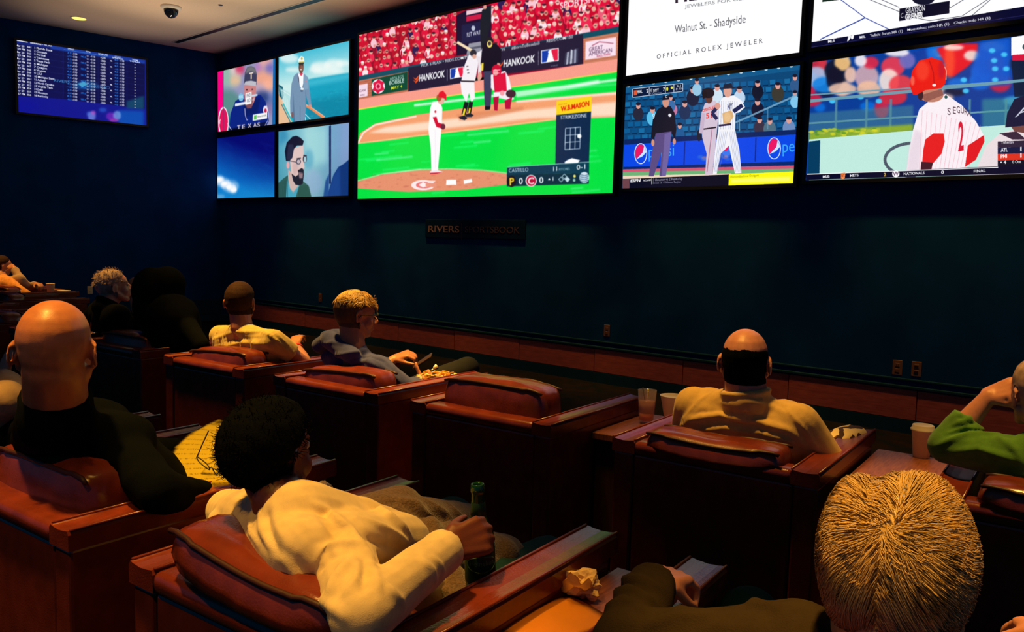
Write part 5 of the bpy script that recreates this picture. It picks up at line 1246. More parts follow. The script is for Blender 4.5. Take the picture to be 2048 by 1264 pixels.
def paint_yank(c):
    c.poly([(-100, 200), (1100, 200), (1100, 1100), (-100, 1100)], (14, 72, 120)); g = np.random.default_rng(9)
    def sk(x): return -(x - 70) * .062
    for r in range(9):
        for k in range(26):
            x = 70 + k * 36 + (r % 2) * 16; y = 440 + r * 33 + sk(x) * (1 - r * .06)
            c.poly([(x, y), (x + 28, y - 2), (x + 27, y + 22), (x + 2, y + 24)], [(14, 92, 150), (10, 78, 132), (24, 108, 164)][g.integers(3)]); c.line([(x + 2, y + 26), (x + 28, y + 24)], 5, (6, 40, 80))
    c.poly([(70, 430), (940, 320), (940, 345), (70, 460)], (20, 90, 140))
    for k in range(14): c.ell(90 + k * 62, 428 - k * 7.6, 8, 5, (190, 225, 245))
    for x, y, s_, col in ((140, 540, 1, (40, 40, 60)), (210, 560, 1.1, (90, 190, 235)), (310, 520, .9, (200, 120, 160)), (370, 530, 1.1, (30, 50, 90)), (410, 460, 1.2, (20, 30, 60)), (430, 420, .9, (150, 200, 230)), (530, 450, 1.1, (210, 230, 245)), (640, 460, 1.1, (190, 215, 240)), (730, 430, 1.1, (20, 24, 44)), (730, 520, 1.2, (20, 22, 50)), (830, 440, 1.2, (60, 58, 50)), (915, 400, 1, (50, 90, 140)), (740, 610, 1.1, (60, 50, 70)), (790, 615, 1.2, (80, 110, 130)), (885, 610, 1.2, (110, 140, 190)), (345, 640, .9, (30, 90, 150)), (915, 480, .9, (130, 200, 240)), (300, 500, .9, (60, 110, 170))):
        c.ell(x, y + 24, 26 * s_, 34 * s_, col); c.ell(x, y - 16, 11 * s_, 15 * s_, (222, 160, 150)); c.ell(x, y - 26, 12 * s_, 8, (30, 26, 44))
    c.line([(612, 610), (925, 470)], 9, (130, 175, 205), .8); c.line([(640, 590), (640, 650)], 6, (110, 160, 195), .8); c.line([(780, 530), (780, 640)], 6, (110, 160, 195), .6)
    c.poly([(70, 690), (940, 640), (940, 668), (70, 720)], (14, 38, 96)); c.poly([(70, 716), (940, 664), (930, 806), (66, 832)], (12, 72, 232)); c.line([(370, 700), (366, 815)], 6, (10, 40, 150)); c.line([(722, 680), (718, 800)], 6, (10, 40, 150)); c.poly([(66, 826), (930, 798), (930, 822), (66, 842)], (8, 40, 110))
    def pepsi(x, y, s_, t, full):
        c.ell(x, y, 32 * s_, 52 * s_, (225, 240, 255)); c.ell(x, y, 28 * s_, 48 * s_, (12, 72, 232)); c.poly([(x - 27 * s_, y + 8 * s_), (x - 26 * s_, y - 18 * s_), (x - 8 * s_, y - 46 * s_), (x + 16 * s_, y - 40 * s_), (x + 10 * s_, y - 8 * s_), (x - 22 * s_, y + 26 * s_)], (236, 24, 100)); c.poly([(x - 22 * s_, y + 28 * s_), (x + 10 * s_, y - 6 * s_), (x + 17 * s_, y - 40 * s_), (x + 28 * s_, y - 8 * s_), (x + 8 * s_, y + 14 * s_)], (210, 232, 252))
        c.text(full, (x + 36 * s_, y + 20), (x + t, y + 10), 62, (60, 175, 250), .0)
    pepsi(152, 760, 1, 165, 'pepsi'); pepsi(812, 734, 1.05, 160, 'peps'); c.ell(580, 740, 28, 40, (60, 120, 240)); c.ell(572, 726, 14, 22, (236, 24, 100))
    for i in range(26): c.ell(g.uniform(440, 640), g.uniform(770, 800), 14, 9, [(236, 190, 90), (60, 120, 220), (230, 120, 120), (20, 60, 180)][g.integers(4)], .5, 3)
    c.poly([(64, 838), (930, 818), (930, 860), (64, 870)], (205, 90, 120)); c.poly([(64, 852), (930, 834), (930, 880), (64, 886)], (110, 180, 120)); c.poly([(64, 870), (600, 858), (600, 880), (64, 890)], (240, 215, 190))
    # umpire
    c.poly([(236, 540), (262, 525), (300, 525), (320, 560), (328, 640), (322, 690), (302, 655), (226, 668), (214, 690), (202, 680), (212, 590)], (26, 24, 40)); c.poly([(226, 660), (304, 650), (296, 740), (276, 870), (244, 872), (256, 750), (216, 872), (192, 872), (206, 760)], (92, 76, 130)); c.poly([(270, 664), (304, 650), (296, 740), (276, 870), (256, 870)], (120, 104, 168), .8, 2); c.ell(276, 504, 17, 28, (214, 150, 130)); c.poly([(258, 496), (262, 474), (290, 472), (294, 492)], (24, 22, 40)); c.text('9', (209, 588), (222, 586), 26, (230, 235, 245), .02); c.text('C', (272, 484), (284, 483), 12, WHT, .02); c.ell(212, 706, 8, 17, (214, 150, 130)); c.ell(318, 700, 8, 15, (214, 150, 130)); c.ell(296, 570, 8, 8, (235, 235, 245))
    # runner with dark helmet
    c.poly([(470, 510), (520, 496), (540, 540), (530, 640), (520, 740), (506, 862), (470, 866), (478, 760), (456, 680), (452, 560)], (214, 196, 216)); c.ell(490, 486, 18, 26, (96, 56, 50)); c.ell(485, 460, 32, 26, (22, 20, 36)); c.poly([(455, 465), (475, 450), (480, 480), (460, 490)], (16, 14, 28)); c.text('ORIOLES', (456, 556), (520, 536), 16, (226, 60, 50), .02); c.text('51', (474, 586), (504, 582), 26, (226, 50, 50), .03); c.line([(455, 640), (525, 630)], 7, (40, 30, 44)); c.ell(440, 670, 10, 30, (30, 34, 54)); c.line([(462, 560), (450, 660)], 20, (200, 180, 205)); c.line([(505, 640), (480, 850)], 4, (170, 90, 120), .8)
    # pinstriped first baseman
    c.poly([(560, 480), (612, 472), (650, 496), (668, 530), (640, 556), (622, 560), (618, 640), (640, 740), (650, 856), (618, 858), (588, 720), (548, 760), (528, 860), (508, 862), (520, 740), (536, 640), (530, 520)], (244, 244, 250))
    for k in range(9): c.line([(540 + k * 11, 500), (536 + k * 12, 640)], 2, (120, 140, 190), .7)
    for k in range(5): c.line([(545 + k * 9, 650), (516 + k * 6, 850)], 2, (120, 140, 190), .6); c.line([(590 + k * 8, 650), (622 + k * 6, 850)], 2, (120, 140, 190), .6)
    c.line([(655, 520), (610, 552)], 20, (24, 34, 84)); c.line([(540, 520), (505, 560), (530, 590)], 18, (30, 40, 90)); c.ell(532, 524, 13, 17, (222, 160, 145)); c.poly([(556, 560), (600, 545), (612, 575), (590, 612), (560, 610)], (222, 176, 120)); c.ell(580, 580, 18, 24, (240, 200, 150), .7, 3); c.line([(538, 622), (600, 614)], 10, (50, 40, 80)); c.ell(582, 450, 21, 32, (224, 164, 148)); c.poly([(560, 440), (562, 418), (600, 410), (606, 430), (618, 436)], (22, 30, 54)); c.text('NY', (580, 544), (606, 538), 30, (22, 30, 80), .02)
    # graphics
    c.poly([(112, 440), (360, 412), (360, 452), (112, 482)], (10, 26, 60)); c.line([(112, 440), (360, 412), (360, 452), (112, 482), (112, 440)], 3, (200, 215, 230)); c.poly([(118, 448), (134, 446), (134, 470), (118, 472)], (226, 90, 50)); c.text('BAL', (136, 462), (160, 459), 15, WHT, .03); c.text('2', (180, 458), (190, 457), 17, WHT, .03); c.line([(194, 431), (194, 472)], 3, (200, 215, 230)); c.text('NY', (198, 456), (210, 455), 18, WHT, .01); c.text('NYY', (214, 456), (242, 452), 15, WHT, .03); c.text('P. Chapman', (198, 468), (254, 462), 9, (210, 220, 235)); c.text('7', (262, 450), (272, 449), 17, WHT, .02); c.line([(274, 422), (274, 462)], 3, (200, 215, 230)); c.line([(316, 418), (316, 458)], 3, (200, 215, 230)); c.ell(283, 440, 5, 10, (240, 235, 80)); c.ell(306, 434, 6, 6, (235, 235, 90)); c.text('2-1', (330, 432), (350, 430), 11, WHT, .02); c.text('P: 13', (326, 446), (354, 443), 10, WHT, .01)
    c.poly([(60, 886), (930, 848), (930, 920), (60, 950)], (8, 10, 34)); c.poly([(62, 888), (96, 886), (96, 936), (62, 938)], (110, 66, 74)); c.text('ESPN', (100, 902), (150, 899), 15, WHT, .04, .1); c.text('NCAAM', (164, 897), (202, 894), 9, WHT, .03); c.line([(207, 882), (207, 912)], 3, WHT); c.text('3 Houston vs 2 Kentucky', (212, 896), (358, 889), 13, (200, 196, 214)); c.text('Sweet 16 - Midwest Region', (212, 910), (350, 904), 11, (170, 166, 190)); c.poly([(588, 862), (914, 848), (912, 906), (586, 918)], (255, 252, 20)); c.text('Diamondbacks at Dodgers', (594, 880), (736, 872), 11, (150, 140, 20)); c.poly([(600, 886), (890, 874), (890, 896), (600, 904)], (255, 255, 130), .8, 5)
    c.noise(3, 6)

def paint_tr(c):
    c.poly([(980, -900), (2300, -900), (2300, 300), (980, 300)], WHT); L = (50, 70, 160); D = (40, 40, 66)
    c.line([(1040, 195), (1262, 88), (1262, 88)], 5, L); c.line([(1040, 195), (1262, 88)], 5, L); c.line([(1130, -10), (1262, 88), (1390, 150)], 4, L); c.line([(1240, -20), (1500, 86), (1580, 102), (1740, 80), (1880, -10)], 2.5, D); c.line([(1300, -20), (1430, 36)], 2.5, D); c.line([(1780, 86), (1880, 0)], 2.5, D); c.line([(1680, 40), (1780, -20)], 2.5, D); c.ell(1550, -6, 56, 30, (20, 20, 44)); c.poly([(1052, -20), (1140, -20), (1130, 0), (1050, 10)], (20, 40, 30))
    c.poly([(1432, 44), (1680, 4), (1678, 66), (1430, 104)], (14, 12, 36)); c.text('C', (1437, 90), (1451, 86), 24, WHT); c.text('GRAYSON', (1462, 66), (1558, 52), 28, WHT, .02); c.text('GREINER', (1460, 98), (1550, 86), 28, WHT, .05)
    c.poly([(980, 212), (2300, -10), (2300, 70), (980, 262)], (9, 10, 46)); c.line([(980, 236), (2300, 38)], 2, (50, 50, 110)); c.text('MLB', (1078, 212), (1112, 207), 13, WHT, .04); c.text('M', (1172, 204), (1204, 190), 26, WHT, .04, .2); c.text('MIL', (1234, 190), (1264, 186), 12, WHT, .03); c.text('Yelich: 3-run HR (1)', (1286, 182), (1448, 159), 13, WHT, .02); c.text('Moustakas: solo HR (1)', (1470, 154), (1678, 124), 13, WHT, .02); c.text('Chacin: solo HR (1)', (1700, 120), (1882, 94), 13, WHT, .02)

def paint_phil(c):
    c.poly([(950, 100), (2600, 100), (2600, 1000), (950, 1000)], (10, 60, 150)); g = np.random.default_rng(12)
    for i in range(60):
        x = g.uniform(985, 2500); y = g.uniform(170, 560) - (x - 985) * .04
        col = [(10, 110, 220), (8, 60, 160), (220, 30, 60), (250, 240, 245), (24, 24, 50), (240, 190, 160), (60, 170, 240)][g.choice(7, p=[.28, .2, .12, .1, .12, .1, .08])]
        c.ell(x, y, g.uniform(20, 60), g.uniform(20, 50), col, .85, 8)
    for x, y, rx, ry, col in ((1035, 320, 40, 50, (205, 40, 60)), (1020, 380, 60, 50, (170, 190, 225)), (1060, 420, 60, 40, (20, 130, 225)), (1130, 350, 70, 60, (16, 20, 40)), (1150, 310, 40, 40, (250, 200, 130)), (1110, 390, 40, 60, (20, 18, 40)), (1150, 440, 70, 30, (230, 190, 170)), (1190, 370, 30, 40, (245, 200, 180)), (1270, 380, 60, 60, (210, 170, 180)), (1290, 310, 40, 30, (225, 40, 70)), (1240, 300, 30, 30, (250, 240, 245)), (1280, 440, 60, 40, (240, 190, 160)), (1400, 330, 60, 50, (240, 60, 80)), (1380, 400, 50, 60, (250, 225, 215)), (1440, 420, 60, 50, (240, 60, 70)), (1400, 480, 70, 40, (220, 40, 60)), (1470, 300, 40, 40, (120, 110, 190)), (1420, 260, 60, 20, (250, 240, 245))): c.ell(x, y, rx, ry, col, .9, 7)
    c.poly([(1615, 240), (1700, 215), (1820, 215), (1830, 270), (1770, 330), (1700, 380), (1650, 370), (1660, 320)], (232, 20, 40), 1, 6); c.ell(1680, 300, 26, 90, (255, 90, 50), .7, 10); c.ell(1790, 275, 40, 26, (240, 225, 215), .9, 6); c.ell(1700, 235, 50, 14, (255, 225, 215), .9, 6)
    c.poly([(1830, 210), (1980, 190), (1980, 420), (1800, 430), (1790, 340)], (8, 90, 210), .9, 10)
    for x, y in ((1750, 395), (1900, 300), (1905, 340), (1890, 250), (1960, 340), (1905, 395), (1760, 450), (1100, 500), (1240, 480), (1330, 500), (1950, 270)): c.ell(x, y, 16, 12, (70, 200, 250), .95, 4)
    c.poly([(1985, 185), (2080, 170), (2100, 270), (1985, 275)], WHT); c.poly([(1990, 272), (2100, 265), (2090, 300), (1990, 300)], (215, 20, 60)); c.poly([(1985, 300), (2060, 300), (2060, 480), (2000, 480)], (14, 30, 60)); c.ell(2052, 232, 12, 14, (60, 80, 90))
    for y0, y1, w_ in ((500, 385, 15), (610, 545, 9), (470, 400, 7)): c.line([(985, y0), (2600, y1 - 40)], w_, (110, 160, 178), .95)
    for x in (1120, 1270, 1390, 1780, 1960): c.line([(x, 490), (x - 4, 650)], 12, (90, 140, 160), .85, 1)
    c.poly([(985, 560), (1500, 520), (1500, 640), (985, 690)], (80, 140, 150), .5, 6); c.poly([(1840, 490), (2300, 470), (2300, 600), (1840, 640)], (70, 150, 150), .6, 8)
    c.poly([(985, 660), (1200, 635), (1500, 615), (1500, 650), (985, 705)], (150, 180, 40), .9, 6)
    for i in range(50): c.ell(g.uniform(990, 1330), 655 + g.uniform(-16, 14), 12, 7, [(215, 215, 40), (90, 150, 40), (170, 190, 60)][g.integers(3)], .8, 2)
    c.poly([(985, 690), (1500, 645), (2300, 600), (2300, 900), (985, 900)], (194, 236, 224)); c.poly([(985, 700), (1040, 694), (1036, 860), (978, 864)], (6, 60, 96))
    for k in range(30):
        a0 = math.radians(95 + k * 6); a1 = math.radians(101 + k * 6); q = lambda a: (1500 + 140 * math.cos(a), 790 - 82 * math.sin(a) * (1 if math.sin(a) > 0 else 1)); c.line([q(a0), q(a1)], 15, (70, 78, 96), .95)
    # pitcher at the right edge
    c.poly([(1800, 870), (1860, 720), (1930, 660), (2000, 640), (2300, 640), (2300, 870)], (236, 222, 226)); c.poly([(1925, 660), (2010, 650), (2060, 690), (1990, 690)], (60, 40, 60)); c.poly([(1955, 630), (1965, 560), (2000, 490), (2060, 470), (2150, 480), (2150, 630), (2060, 625), (1985, 628)], (26, 26, 58)); c.poly([(1985, 628), (2060, 620), (2060, 660), (2000, 650)], (120, 70, 66)); c.text('A', (2006, 578), (2070, 556), 36, (220, 225, 240), .02, .3)
    # batter from behind
    c.poly([(1465, 860), (1480, 740), (1500, 640), (1530, 540), (1590, 490), (1660, 465), (1740, 520), (1810, 600), (1855, 680), (1830, 740), (1780, 780), (1750, 860)], (250, 240, 246)); c.poly([(1465, 860), (1480, 740), (1510, 640), (1545, 660), (1530, 840)], (225, 205, 220), .6, 8)
    for k in range(13): c.line([(1545 + k * 24, 545 + k * 6), (1530 + k * 20, 850)], 2, (240, 130, 150), .55)
    c.poly([(1560, 690), (1600, 660), (1650, 660), (1656, 700), (1640, 760), (1600, 806), (1545, 800), (1550, 740)], (232, 30, 34)); c.poly([(1770, 720), (1850, 668), (1852, 700), (1810, 790), (1756, 826)], (226, 24, 34)); c.poly([(1540, 800), (1598, 804), (1590, 838), (1536, 840)], (70, 26, 40))
    c.ell(1590, 470, 60, 36, (196, 130, 110)); c.poly([(1540, 470), (1640, 440), (1650, 470), (1560, 505)], (150, 90, 80)); c.ell(1536, 470, 14, 26, (60, 30, 40))
    c.poly([(1482, 420), (1495, 350), (1530, 300), (1590, 284), (1640, 300), (1664, 350), (1660, 410), (1640, 436), (1560, 446), (1516, 470), (1498, 468)], (236, 24, 20)); c.ell(1545, 350, 34, 50, (255, 90, 60), .5, 8); c.ell(1640, 345, 16, 46, (190, 10, 50), .7, 6); c.ell(1497, 400, 10, 24, (255, 140, 110), .6, 4); c.line([(1580, 300), (1600, 360), (1604, 430)], 5, (150, 10, 30), .6); c.ell(1604, 421, 10, 7, (250, 230, 230)); c.line([(1655, 330), (1664, 350), (1662, 395)], 4, (255, 200, 180), .8)
    for ch, x, y, d in (('S', 1668, 566, 10), ('E', 1694, 560, 10), ('G', 1714, 556, 12), ('U', 1734, 558, 12), ('R', 1752, 566, 10), ('A', 1768, 574, 9)): c.text(ch, (x, y), (x + 17, y + d - 6), 36, (70, 40, 56), .0)
    c.text('2', (1722, 746), (1750, 740), 146, (216, 18, 50), .02); c.ell(1662, 480, 8, 8, (30, 90, 90))
    # score box and ticker
    c.poly([(1918, 700), (2200, 690), (2200, 724), (1918, 730)], (50, 36, 60)); c.text('Teherán', (1934, 712), (1996, 709), 15, WHT, .01); c.poly([(1918, 730), (2200, 722), (2200, 756), (1918, 762)], (22, 26, 66)); c.text('ATL', (1934, 751), (1968, 749), 19, WHT, .04); c.text('1', (2024, 748), (2036, 747), 21, WHT, .04); c.poly([(1918, 762), (2200, 754), (2200, 786), (1918, 794)], (222, 50, 34)); c.text('PHI', (1932, 782), (1964, 780), 18, WHT, .04); c.text('1', (2024, 779), (2036, 778), 21, WHT, .04); c.poly([(1918, 794), (2200, 786), (2200, 816), (1918, 824)], (16, 14, 34)); c.text('4', (1948, 810), (1960, 809), 16, WHT, .04); c.poly([(1930, 800), (1940, 800), (1935, 808)], WHT); c.text('0 Out', (1990, 808), (2034, 806), 15, WHT, .02)
    c.poly([(970, 864), (2300, 806), (2300, 850), (970, 890)], (9, 9, 40)); c.line([(975, 862), (1920, 828)], 4, WHT); c.text('MLB', (1052, 880), (1086, 878), 12, WHT, .04); c.poly([(1142, 856), (1164, 854), (1162, 880), (1152, 886), (1142, 882)], (252, 140, 70)); c.text('NY', (1144, 876), (1162, 875), 16, (160, 60, 30), .02); c.text('METS', (1186, 875), (1230, 872), 13, WHT, .03); c.text('2', (1354, 872), (1366, 871), 17, (250, 200, 60), .03); c.ell(1414, 860, 18, 17, WHT); c.text('W', (1400, 870), (1430, 867), 20, (120, 90, 120), .03); c.text('NATIONALS', (1452, 866), (1556, 861), 13, WHT, .03); c.text('0', (1638, 860), (1652, 859), 16, WHT, .03); c.text('FINAL', (1798, 854), (1858, 850), 14, WHT, .02)
    c.noise(3, 7)

def paint_board(c):
    def f(X, Y):
        a = np.array((16, 34, 120), np.float32); b = np.array((14, 20, 140), np.float32); t = np.clip(Y * 1.2, 0, 1)[..., None]; return a * (1 - t) + b * t
    c.grad(f); g = np.random.default_rng(21)
    sl = .162
    L = lambda x, y: (x, y + (x - 200) * (sl - (y - 120) * .000062))      # row y at the left, falling to the right
    c.poly([L(190, 170), L(800, 165), L(800, 800), L(190, 830)], (6, 10, 64), .8, 4); c.poly([L(800, 165), L(1830, 160), L(1830, 800), L(800, 800)], (5, 8, 60), .85, 4); c.poly([L(640, 120), L(1830, 120), L(1830, 170), L(640, 170)], (24, 60, 160), .9, 6)
    c.ell(1080, 700, 160, 60, (30, 130, 200), .45, 20); c.poly([(1600, 900), (1820, 830), (1820, 1000), (1600, 990)], (14, 80, 110), .8, 14); c.poly([(1500, 1010), (1820, 1020), (1820, 1210), (1500, 1170)], (6, 80, 180), .9, 20); c.ell(300, 960, 200, 70, (10, 14, 150), .6, 30)
    for x, y, rx, ry, col in ((1160, 1090, 50, 60, (130, 150, 235)), (1180, 1045, 30, 26, (190, 80, 200)), (1400, 1090, 60, 50, (130, 40, 190)), (1480, 1080, 50, 60, (130, 170, 235)), (1440, 1140, 60, 20, (200, 60, 180)), (1300, 1010, 50, 30, (40, 90, 200)), (1120, 1060, 24, 30, (80, 120, 220))): c.ell(x, y, rx, ry, col, .7, 12)
    for r in range(8): c.line([L(640, 150 + r * 81), L(1820, 150 + r * 81)], 2, (40, 70, 150), .7)
    for x in (800, 1010, 1240, 1385, 1605): c.line([L(x, 130), L(x, 780)], 2, (44, 80, 170), .6)
    def T(s_, x, y, w_, h, col=WHT, b=.03): c.text(s_, L(x, y), L(x + w_, y), h, col, b)
    c.line([L(192, 130), L(350, 132)], 10, WHT, .9); T('Basketball - NCAA', 380, 140, 278, 26)
    T('SPREAD', 855, 138, 82, 20); T('TOTAL', 1085, 138, 60, 20); T('MONEYLINE', 1242, 142, 118, 20); T('1ST HALF', 1446, 142, 82, 16); T('SPREAD', 1416, 162, 140, 18); T('TEAM', 1668, 146, 74, 16); T('TOTAL', 1636, 170, 140, 16)
    c.line([L(806, 148), L(1220, 150)], 4, (60, 150, 235)); c.line([L(1225, 152), L(1360, 152)], 4, (60, 150, 235))
    names = ['1 Florida State', '2 Gonzaga', '3 Purdue', '4 Tennessee', '5 Texas Tech', '6 Michigan', '7 Oregon', '8 Virginia', '9 LSU', '10 Michigan State', '11 Auburn', '12 North Carolina', '13 Virginia Tech', '14 Duke', '15 Houston', '16 Kentucky']
    wid = [230, 165, 145, 190, 200, 175, 165, 150, 100, 260, 150, 255, 235, 112, 170, 180]
    for i in range(16):
        y = 204 + i * 40.6
        T(('Mar 28', '7:09 PM', 'Mar 28', '7:29 PM', 'Mar 28', '9:39 PM', 'Mar 28', '9:57 PM', 'Mar 29', '7:09 PM', 'Mar 29', '7:29 PM', 'Mar 29', '9:39 PM', 'Mar 29', '9:57 PM')[i], 200, y, 118 if i % 2 else 108, 26)
        T(str(841 + i), 342, y - 2, 52, 24); T(names[i], 430, y - 4, wid[i], 26)
        if i < 16:
            yy = y - 8; T(('7.5', '-7.5', '1.5', '-1.5', '2.0', '-2.0', '8.5', '-8.5')[i % 8], 850, yy, 54, 22, (40, 140, 250)); T('-110', 912, yy, 64, 24)
            if i % 2: T(str(140 + i * 3) + '.5', 1018, yy - 20, 70, 22, (40, 140, 250))
            T(('O', 'U')[i % 2], 1096, yy, 22, 20); T('-110', 1142, yy, 62, 24); T(('+270', '-330')[i % 2], 1268, yy - 4, 66, 24)
            if i % 2: T('ML', 1394, yy - 26, 26, 18)
            T(('4.0', '-4.0')[i % 2], 1446, yy - 6, 46, 20, (40, 140, 250)); T('-110', 1510, yy - 6, 60, 24); c.ell(*L(1706, yy + 6 - i * .8), 6, 6, WHT)
    c.text('RIVERS', (676, 652), (880, 676), 36, (70, 160, 220)); c.text('CASINO', (1120, 722), (1390, 748), 36, (60, 140, 210), 0, 0, .8); c.poly([(980, 680), (1060, 650), (1110, 690), (1040, 720)], (90, 200, 235), .7, 3)
    c.blur(1); c.noise(4, 8)

TVG = 'televisions of the video wall'
screen('largest television, showing a ball game with a pitcher on the mound', R4(-8.727, -4.649, .519, 2.639), 1180, paint_big, zoom=Z2)
screen('small upper-left television showing a player in a cap', R4(-12.351, -10.687, 1.641, 2.586), 420, paint_pitcherad, zoom=ZA)
screen('small television showing a man in a captain hat by the sea', R4(-10.605, -8.933, 1.638, 2.594), 480, paint_captain, zoom=ZA)
screen('small lower-left television showing a deep blue sky', R4(-12.376, -10.707, .578, 1.539), 420, paint_sky, zoom=ZB)
screen('small television showing a bearded man in glasses', R4(-10.606, -8.921, .568, 1.529), 480, paint_beard, zoom=ZB)
screen('television with a white jewellery advertisement', R4(-4.545, -2.823, 1.648, 2.616), 660, paint_ad, zoom=ZC)
screen('television showing an umpire and two players before blue hoardings', R4(-4.541, -2.811, .562, 1.543), 760, paint_yank, zoom=ZC)
screen('upper right television with a white line-up graphic', R4(-2.724, -.990, 1.672, 2.645), 660, paint_tr, zoom=ZC)
screen('right television showing a batter in a red helmet from behind', R4(-2.705, -.966, .588, 1.555), 860, paint_phil, zoom=ZC)
screen('wide odds board television on the left wall', (2.80, 1.135, H + 1.606, H + 2.572), 860, paint_board, kind='left', zoom=ZD)
# ------------------------------------------------------------------ things on the tables, in hands, on the walls
M_PAPERCUP = mat('paper_cup', (.86, .66, .42), .7, .25, noise_scale=30, noise_amt=.06)
M_LID = mat('cup_lid', (.92, .80, .55), .45, .4, noise_scale=30, noise_amt=.05)
M_GLASS = mat('clear_glass', (.9, .75, .7), .06, .6)
M_GLASS.node_tree.nodes['Principled BSDF'].inputs['Alpha'].default_value = .20
M_DRINK = mat('red_drink', (.85, .06, .02), .15, .5, trans=.1, ior=1.2, noise_scale=14, col2=(.85, .36, .14))
M_ICE = mat('ice', (.9, .85, .8), .12, .5, trans=.9, ior=1.2, noise_scale=20, noise_amt=.05)
M_BOTTLE = mat('green_bottle_glass', (.010, .085, .030), .06, .6, trans=.55, ior=1.45, noise_scale=10, noise_amt=.1)
M_BLABEL = mat('bottle_label', (.006, .035, .014), .5, .3, noise_scale=30, noise_amt=.2)
M_BPRINT = mat('bottle_print', (.10, .22, .09), .5, .3, noise_scale=30, noise_amt=.2)
M_NAPKIN = mat('napkin_paper', (.85, .58, .28), .9, .15, noise_scale=30, noise_amt=.12, bump=.2, bump_scale=200)
M_FOLDER = mat('orange_folder', (.90, .36, .04), .6, .25, noise_scale=12, noise_amt=.08)
M_BLANKET = mat('brown_fleece', (.17, .105, .07), .95, .1, noise_scale=160, noise_amt=.45, bump=.8, bump_scale=240, sheen=.3)
M_FRIES = mat('fries', (.85, .50, .12), .7, .3, noise_scale=40, noise_amt=.25)
M_TISSUE = mat('tissue', (.75, .62, .5), .9, .1, noise_scale=30, noise_amt=.1)

def paper_mat():
    m = bpy.data.materials.new('printed_sheet'); m.use_nodes = True; nt = m.node_tree; b = nt.nodes['Principled BSDF']; b.inputs['Roughness'].default_value = .8
    tc = nt.nodes.new('ShaderNodeTexCoord'); w_ = nt.nodes.new('ShaderNodeTexWave'); w_.wave_type = 'BANDS'; w_.bands_direction = 'Y'; w_.inputs['Scale'].default_value = 4.2
    nt.links.new(tc.outputs['UV'], w_.inputs['Vector'])
    mp = nt.nodes.new('ShaderNodeMapping'); mp.inputs['Scale'].default_value = (60, 14, 1); nt.links.new(tc.outputs['UV'], mp.inputs[0])
    n = nt.nodes.new('ShaderNodeTexNoise'); n.inputs['Scale'].default_value = 1.0; nt.links.new(mp.outputs[0], n.inputs['Vector'])
    mu = nt.nodes.new('ShaderNodeMath'); mu.operation = 'MULTIPLY'; nt.links.new(w_.outputs['Fac'], mu.inputs[0]); nt.links.new(n.outputs['Fac'], mu.inputs[1])
    r = nt.nodes.new('ShaderNodeMapRange'); r.inputs[1].default_value = .40; r.inputs[2].default_value = .62; nt.links.new(mu.outputs[0], r.inputs[0])
    mx = nt.nodes.new('ShaderNodeMix'); mx.data_type = 'RGBA'; mx.inputs['A'].default_value = (.93, .76, .06, 1); mx.inputs['B'].default_value = (.50, .34, .04, 1)
    nt.links.new(r.outputs[0], mx.inputs['Factor']); nt.links.new(mx.outputs['Result'], b.inputs['Base Color']); return m

def sheet(name, corners, m, parent=None, n=14, bow=.01, thick=.0006, seed=0, rag=0.0):
    """a slightly bowed sheet between four corners (BL BR TR TL)"""
    bl, br, tr, tl = [Vector(c) for c in corners]; nrm = (br - bl).cross(tl - bl).normalized(); bm = bmesh.new(); uvl = bm.loops.layers.uv.new('UVMap'); rows = []
    for j in range(n + 1):
        row = []
        for i in range(n + 1):
            s_, t = i / n, j / n; p = lerp(lerp(bl, br, s_), lerp(tl, tr, s_), t)
            w_ = noise.noise(Vector((s_ * 3 + seed, t * 3, seed))) * rag
            row.append((bm.verts.new(p + nrm * (bow * math.sin(PI * s_) * math.sin(PI * .8 * t + .3) + w_)), s_, t))
        rows.append(row)
    for j in range(n):
        for i in range(n):
            q = (rows[j][i], rows[j][i + 1], rows[j + 1][i + 1], rows[j + 1][i]); f = bm.faces.new([v[0] for v in q])
            for lp, v in zip(f.loops, q): lp[uvl].uv = (v[1], v[2])
    g = bmesh.ops.solidify(bm, geom=bm.faces[:], thickness=thick)
    return link_mesh(name, bm, m, parent, True)

# tumbler with a red drink, ice and a black straw
p = pz(1292, 846, .60)
t = empty('drink_glass', p); tag(t, 'tumbler of red drink with ice and black straw on the side table', 'glass')
bm = bmesh.new(); lathe(bm, [(0, 0), (.032, 0), (.034, .004), (.043, .150), (.0435, .152), (.0405, .152), (.0315, .014), (0, .012)], 28); link_mesh('tumbler', bm, M_GLASS, t, True)
bm = bmesh.new(); lathe(bm, [(0, .0135), (.0305, .0145), (.0325, .048), (0, .048)], 24); link_mesh('drink', bm, M_DRINK, t, True)
bm = bmesh.new(); lathe(bm, [(0, .0485), (.0325, .0485), (.0372, .105), (0, .105)], 24); link_mesh('melted_ice', bm, mat('pale_drink', (.80, .42, .30), .15, .5, trans=.45, ior=1.15, noise_scale=18, noise_amt=.2), t, True)
for k, (a, b_, c_) in enumerate(((-.012, .006, .078), (.014, -.006, .074), (.002, .014, .086))):
    bm = bmesh.new(); box(bm, -.011, .011, -.011, .011, -.011, .011, .003); o = link_mesh('ice_cube', bm, M_ICE, t); o.location = (a, b_, c_); o.rotation_euler = (.4 * k, .6, .8 * k)
bm = bmesh.new(); tube(bm, [(.018, -.010, .016), (-.030, .008, .160)], .0026, 8); link_mesh('straw', bm, M_BLACK, t, True)

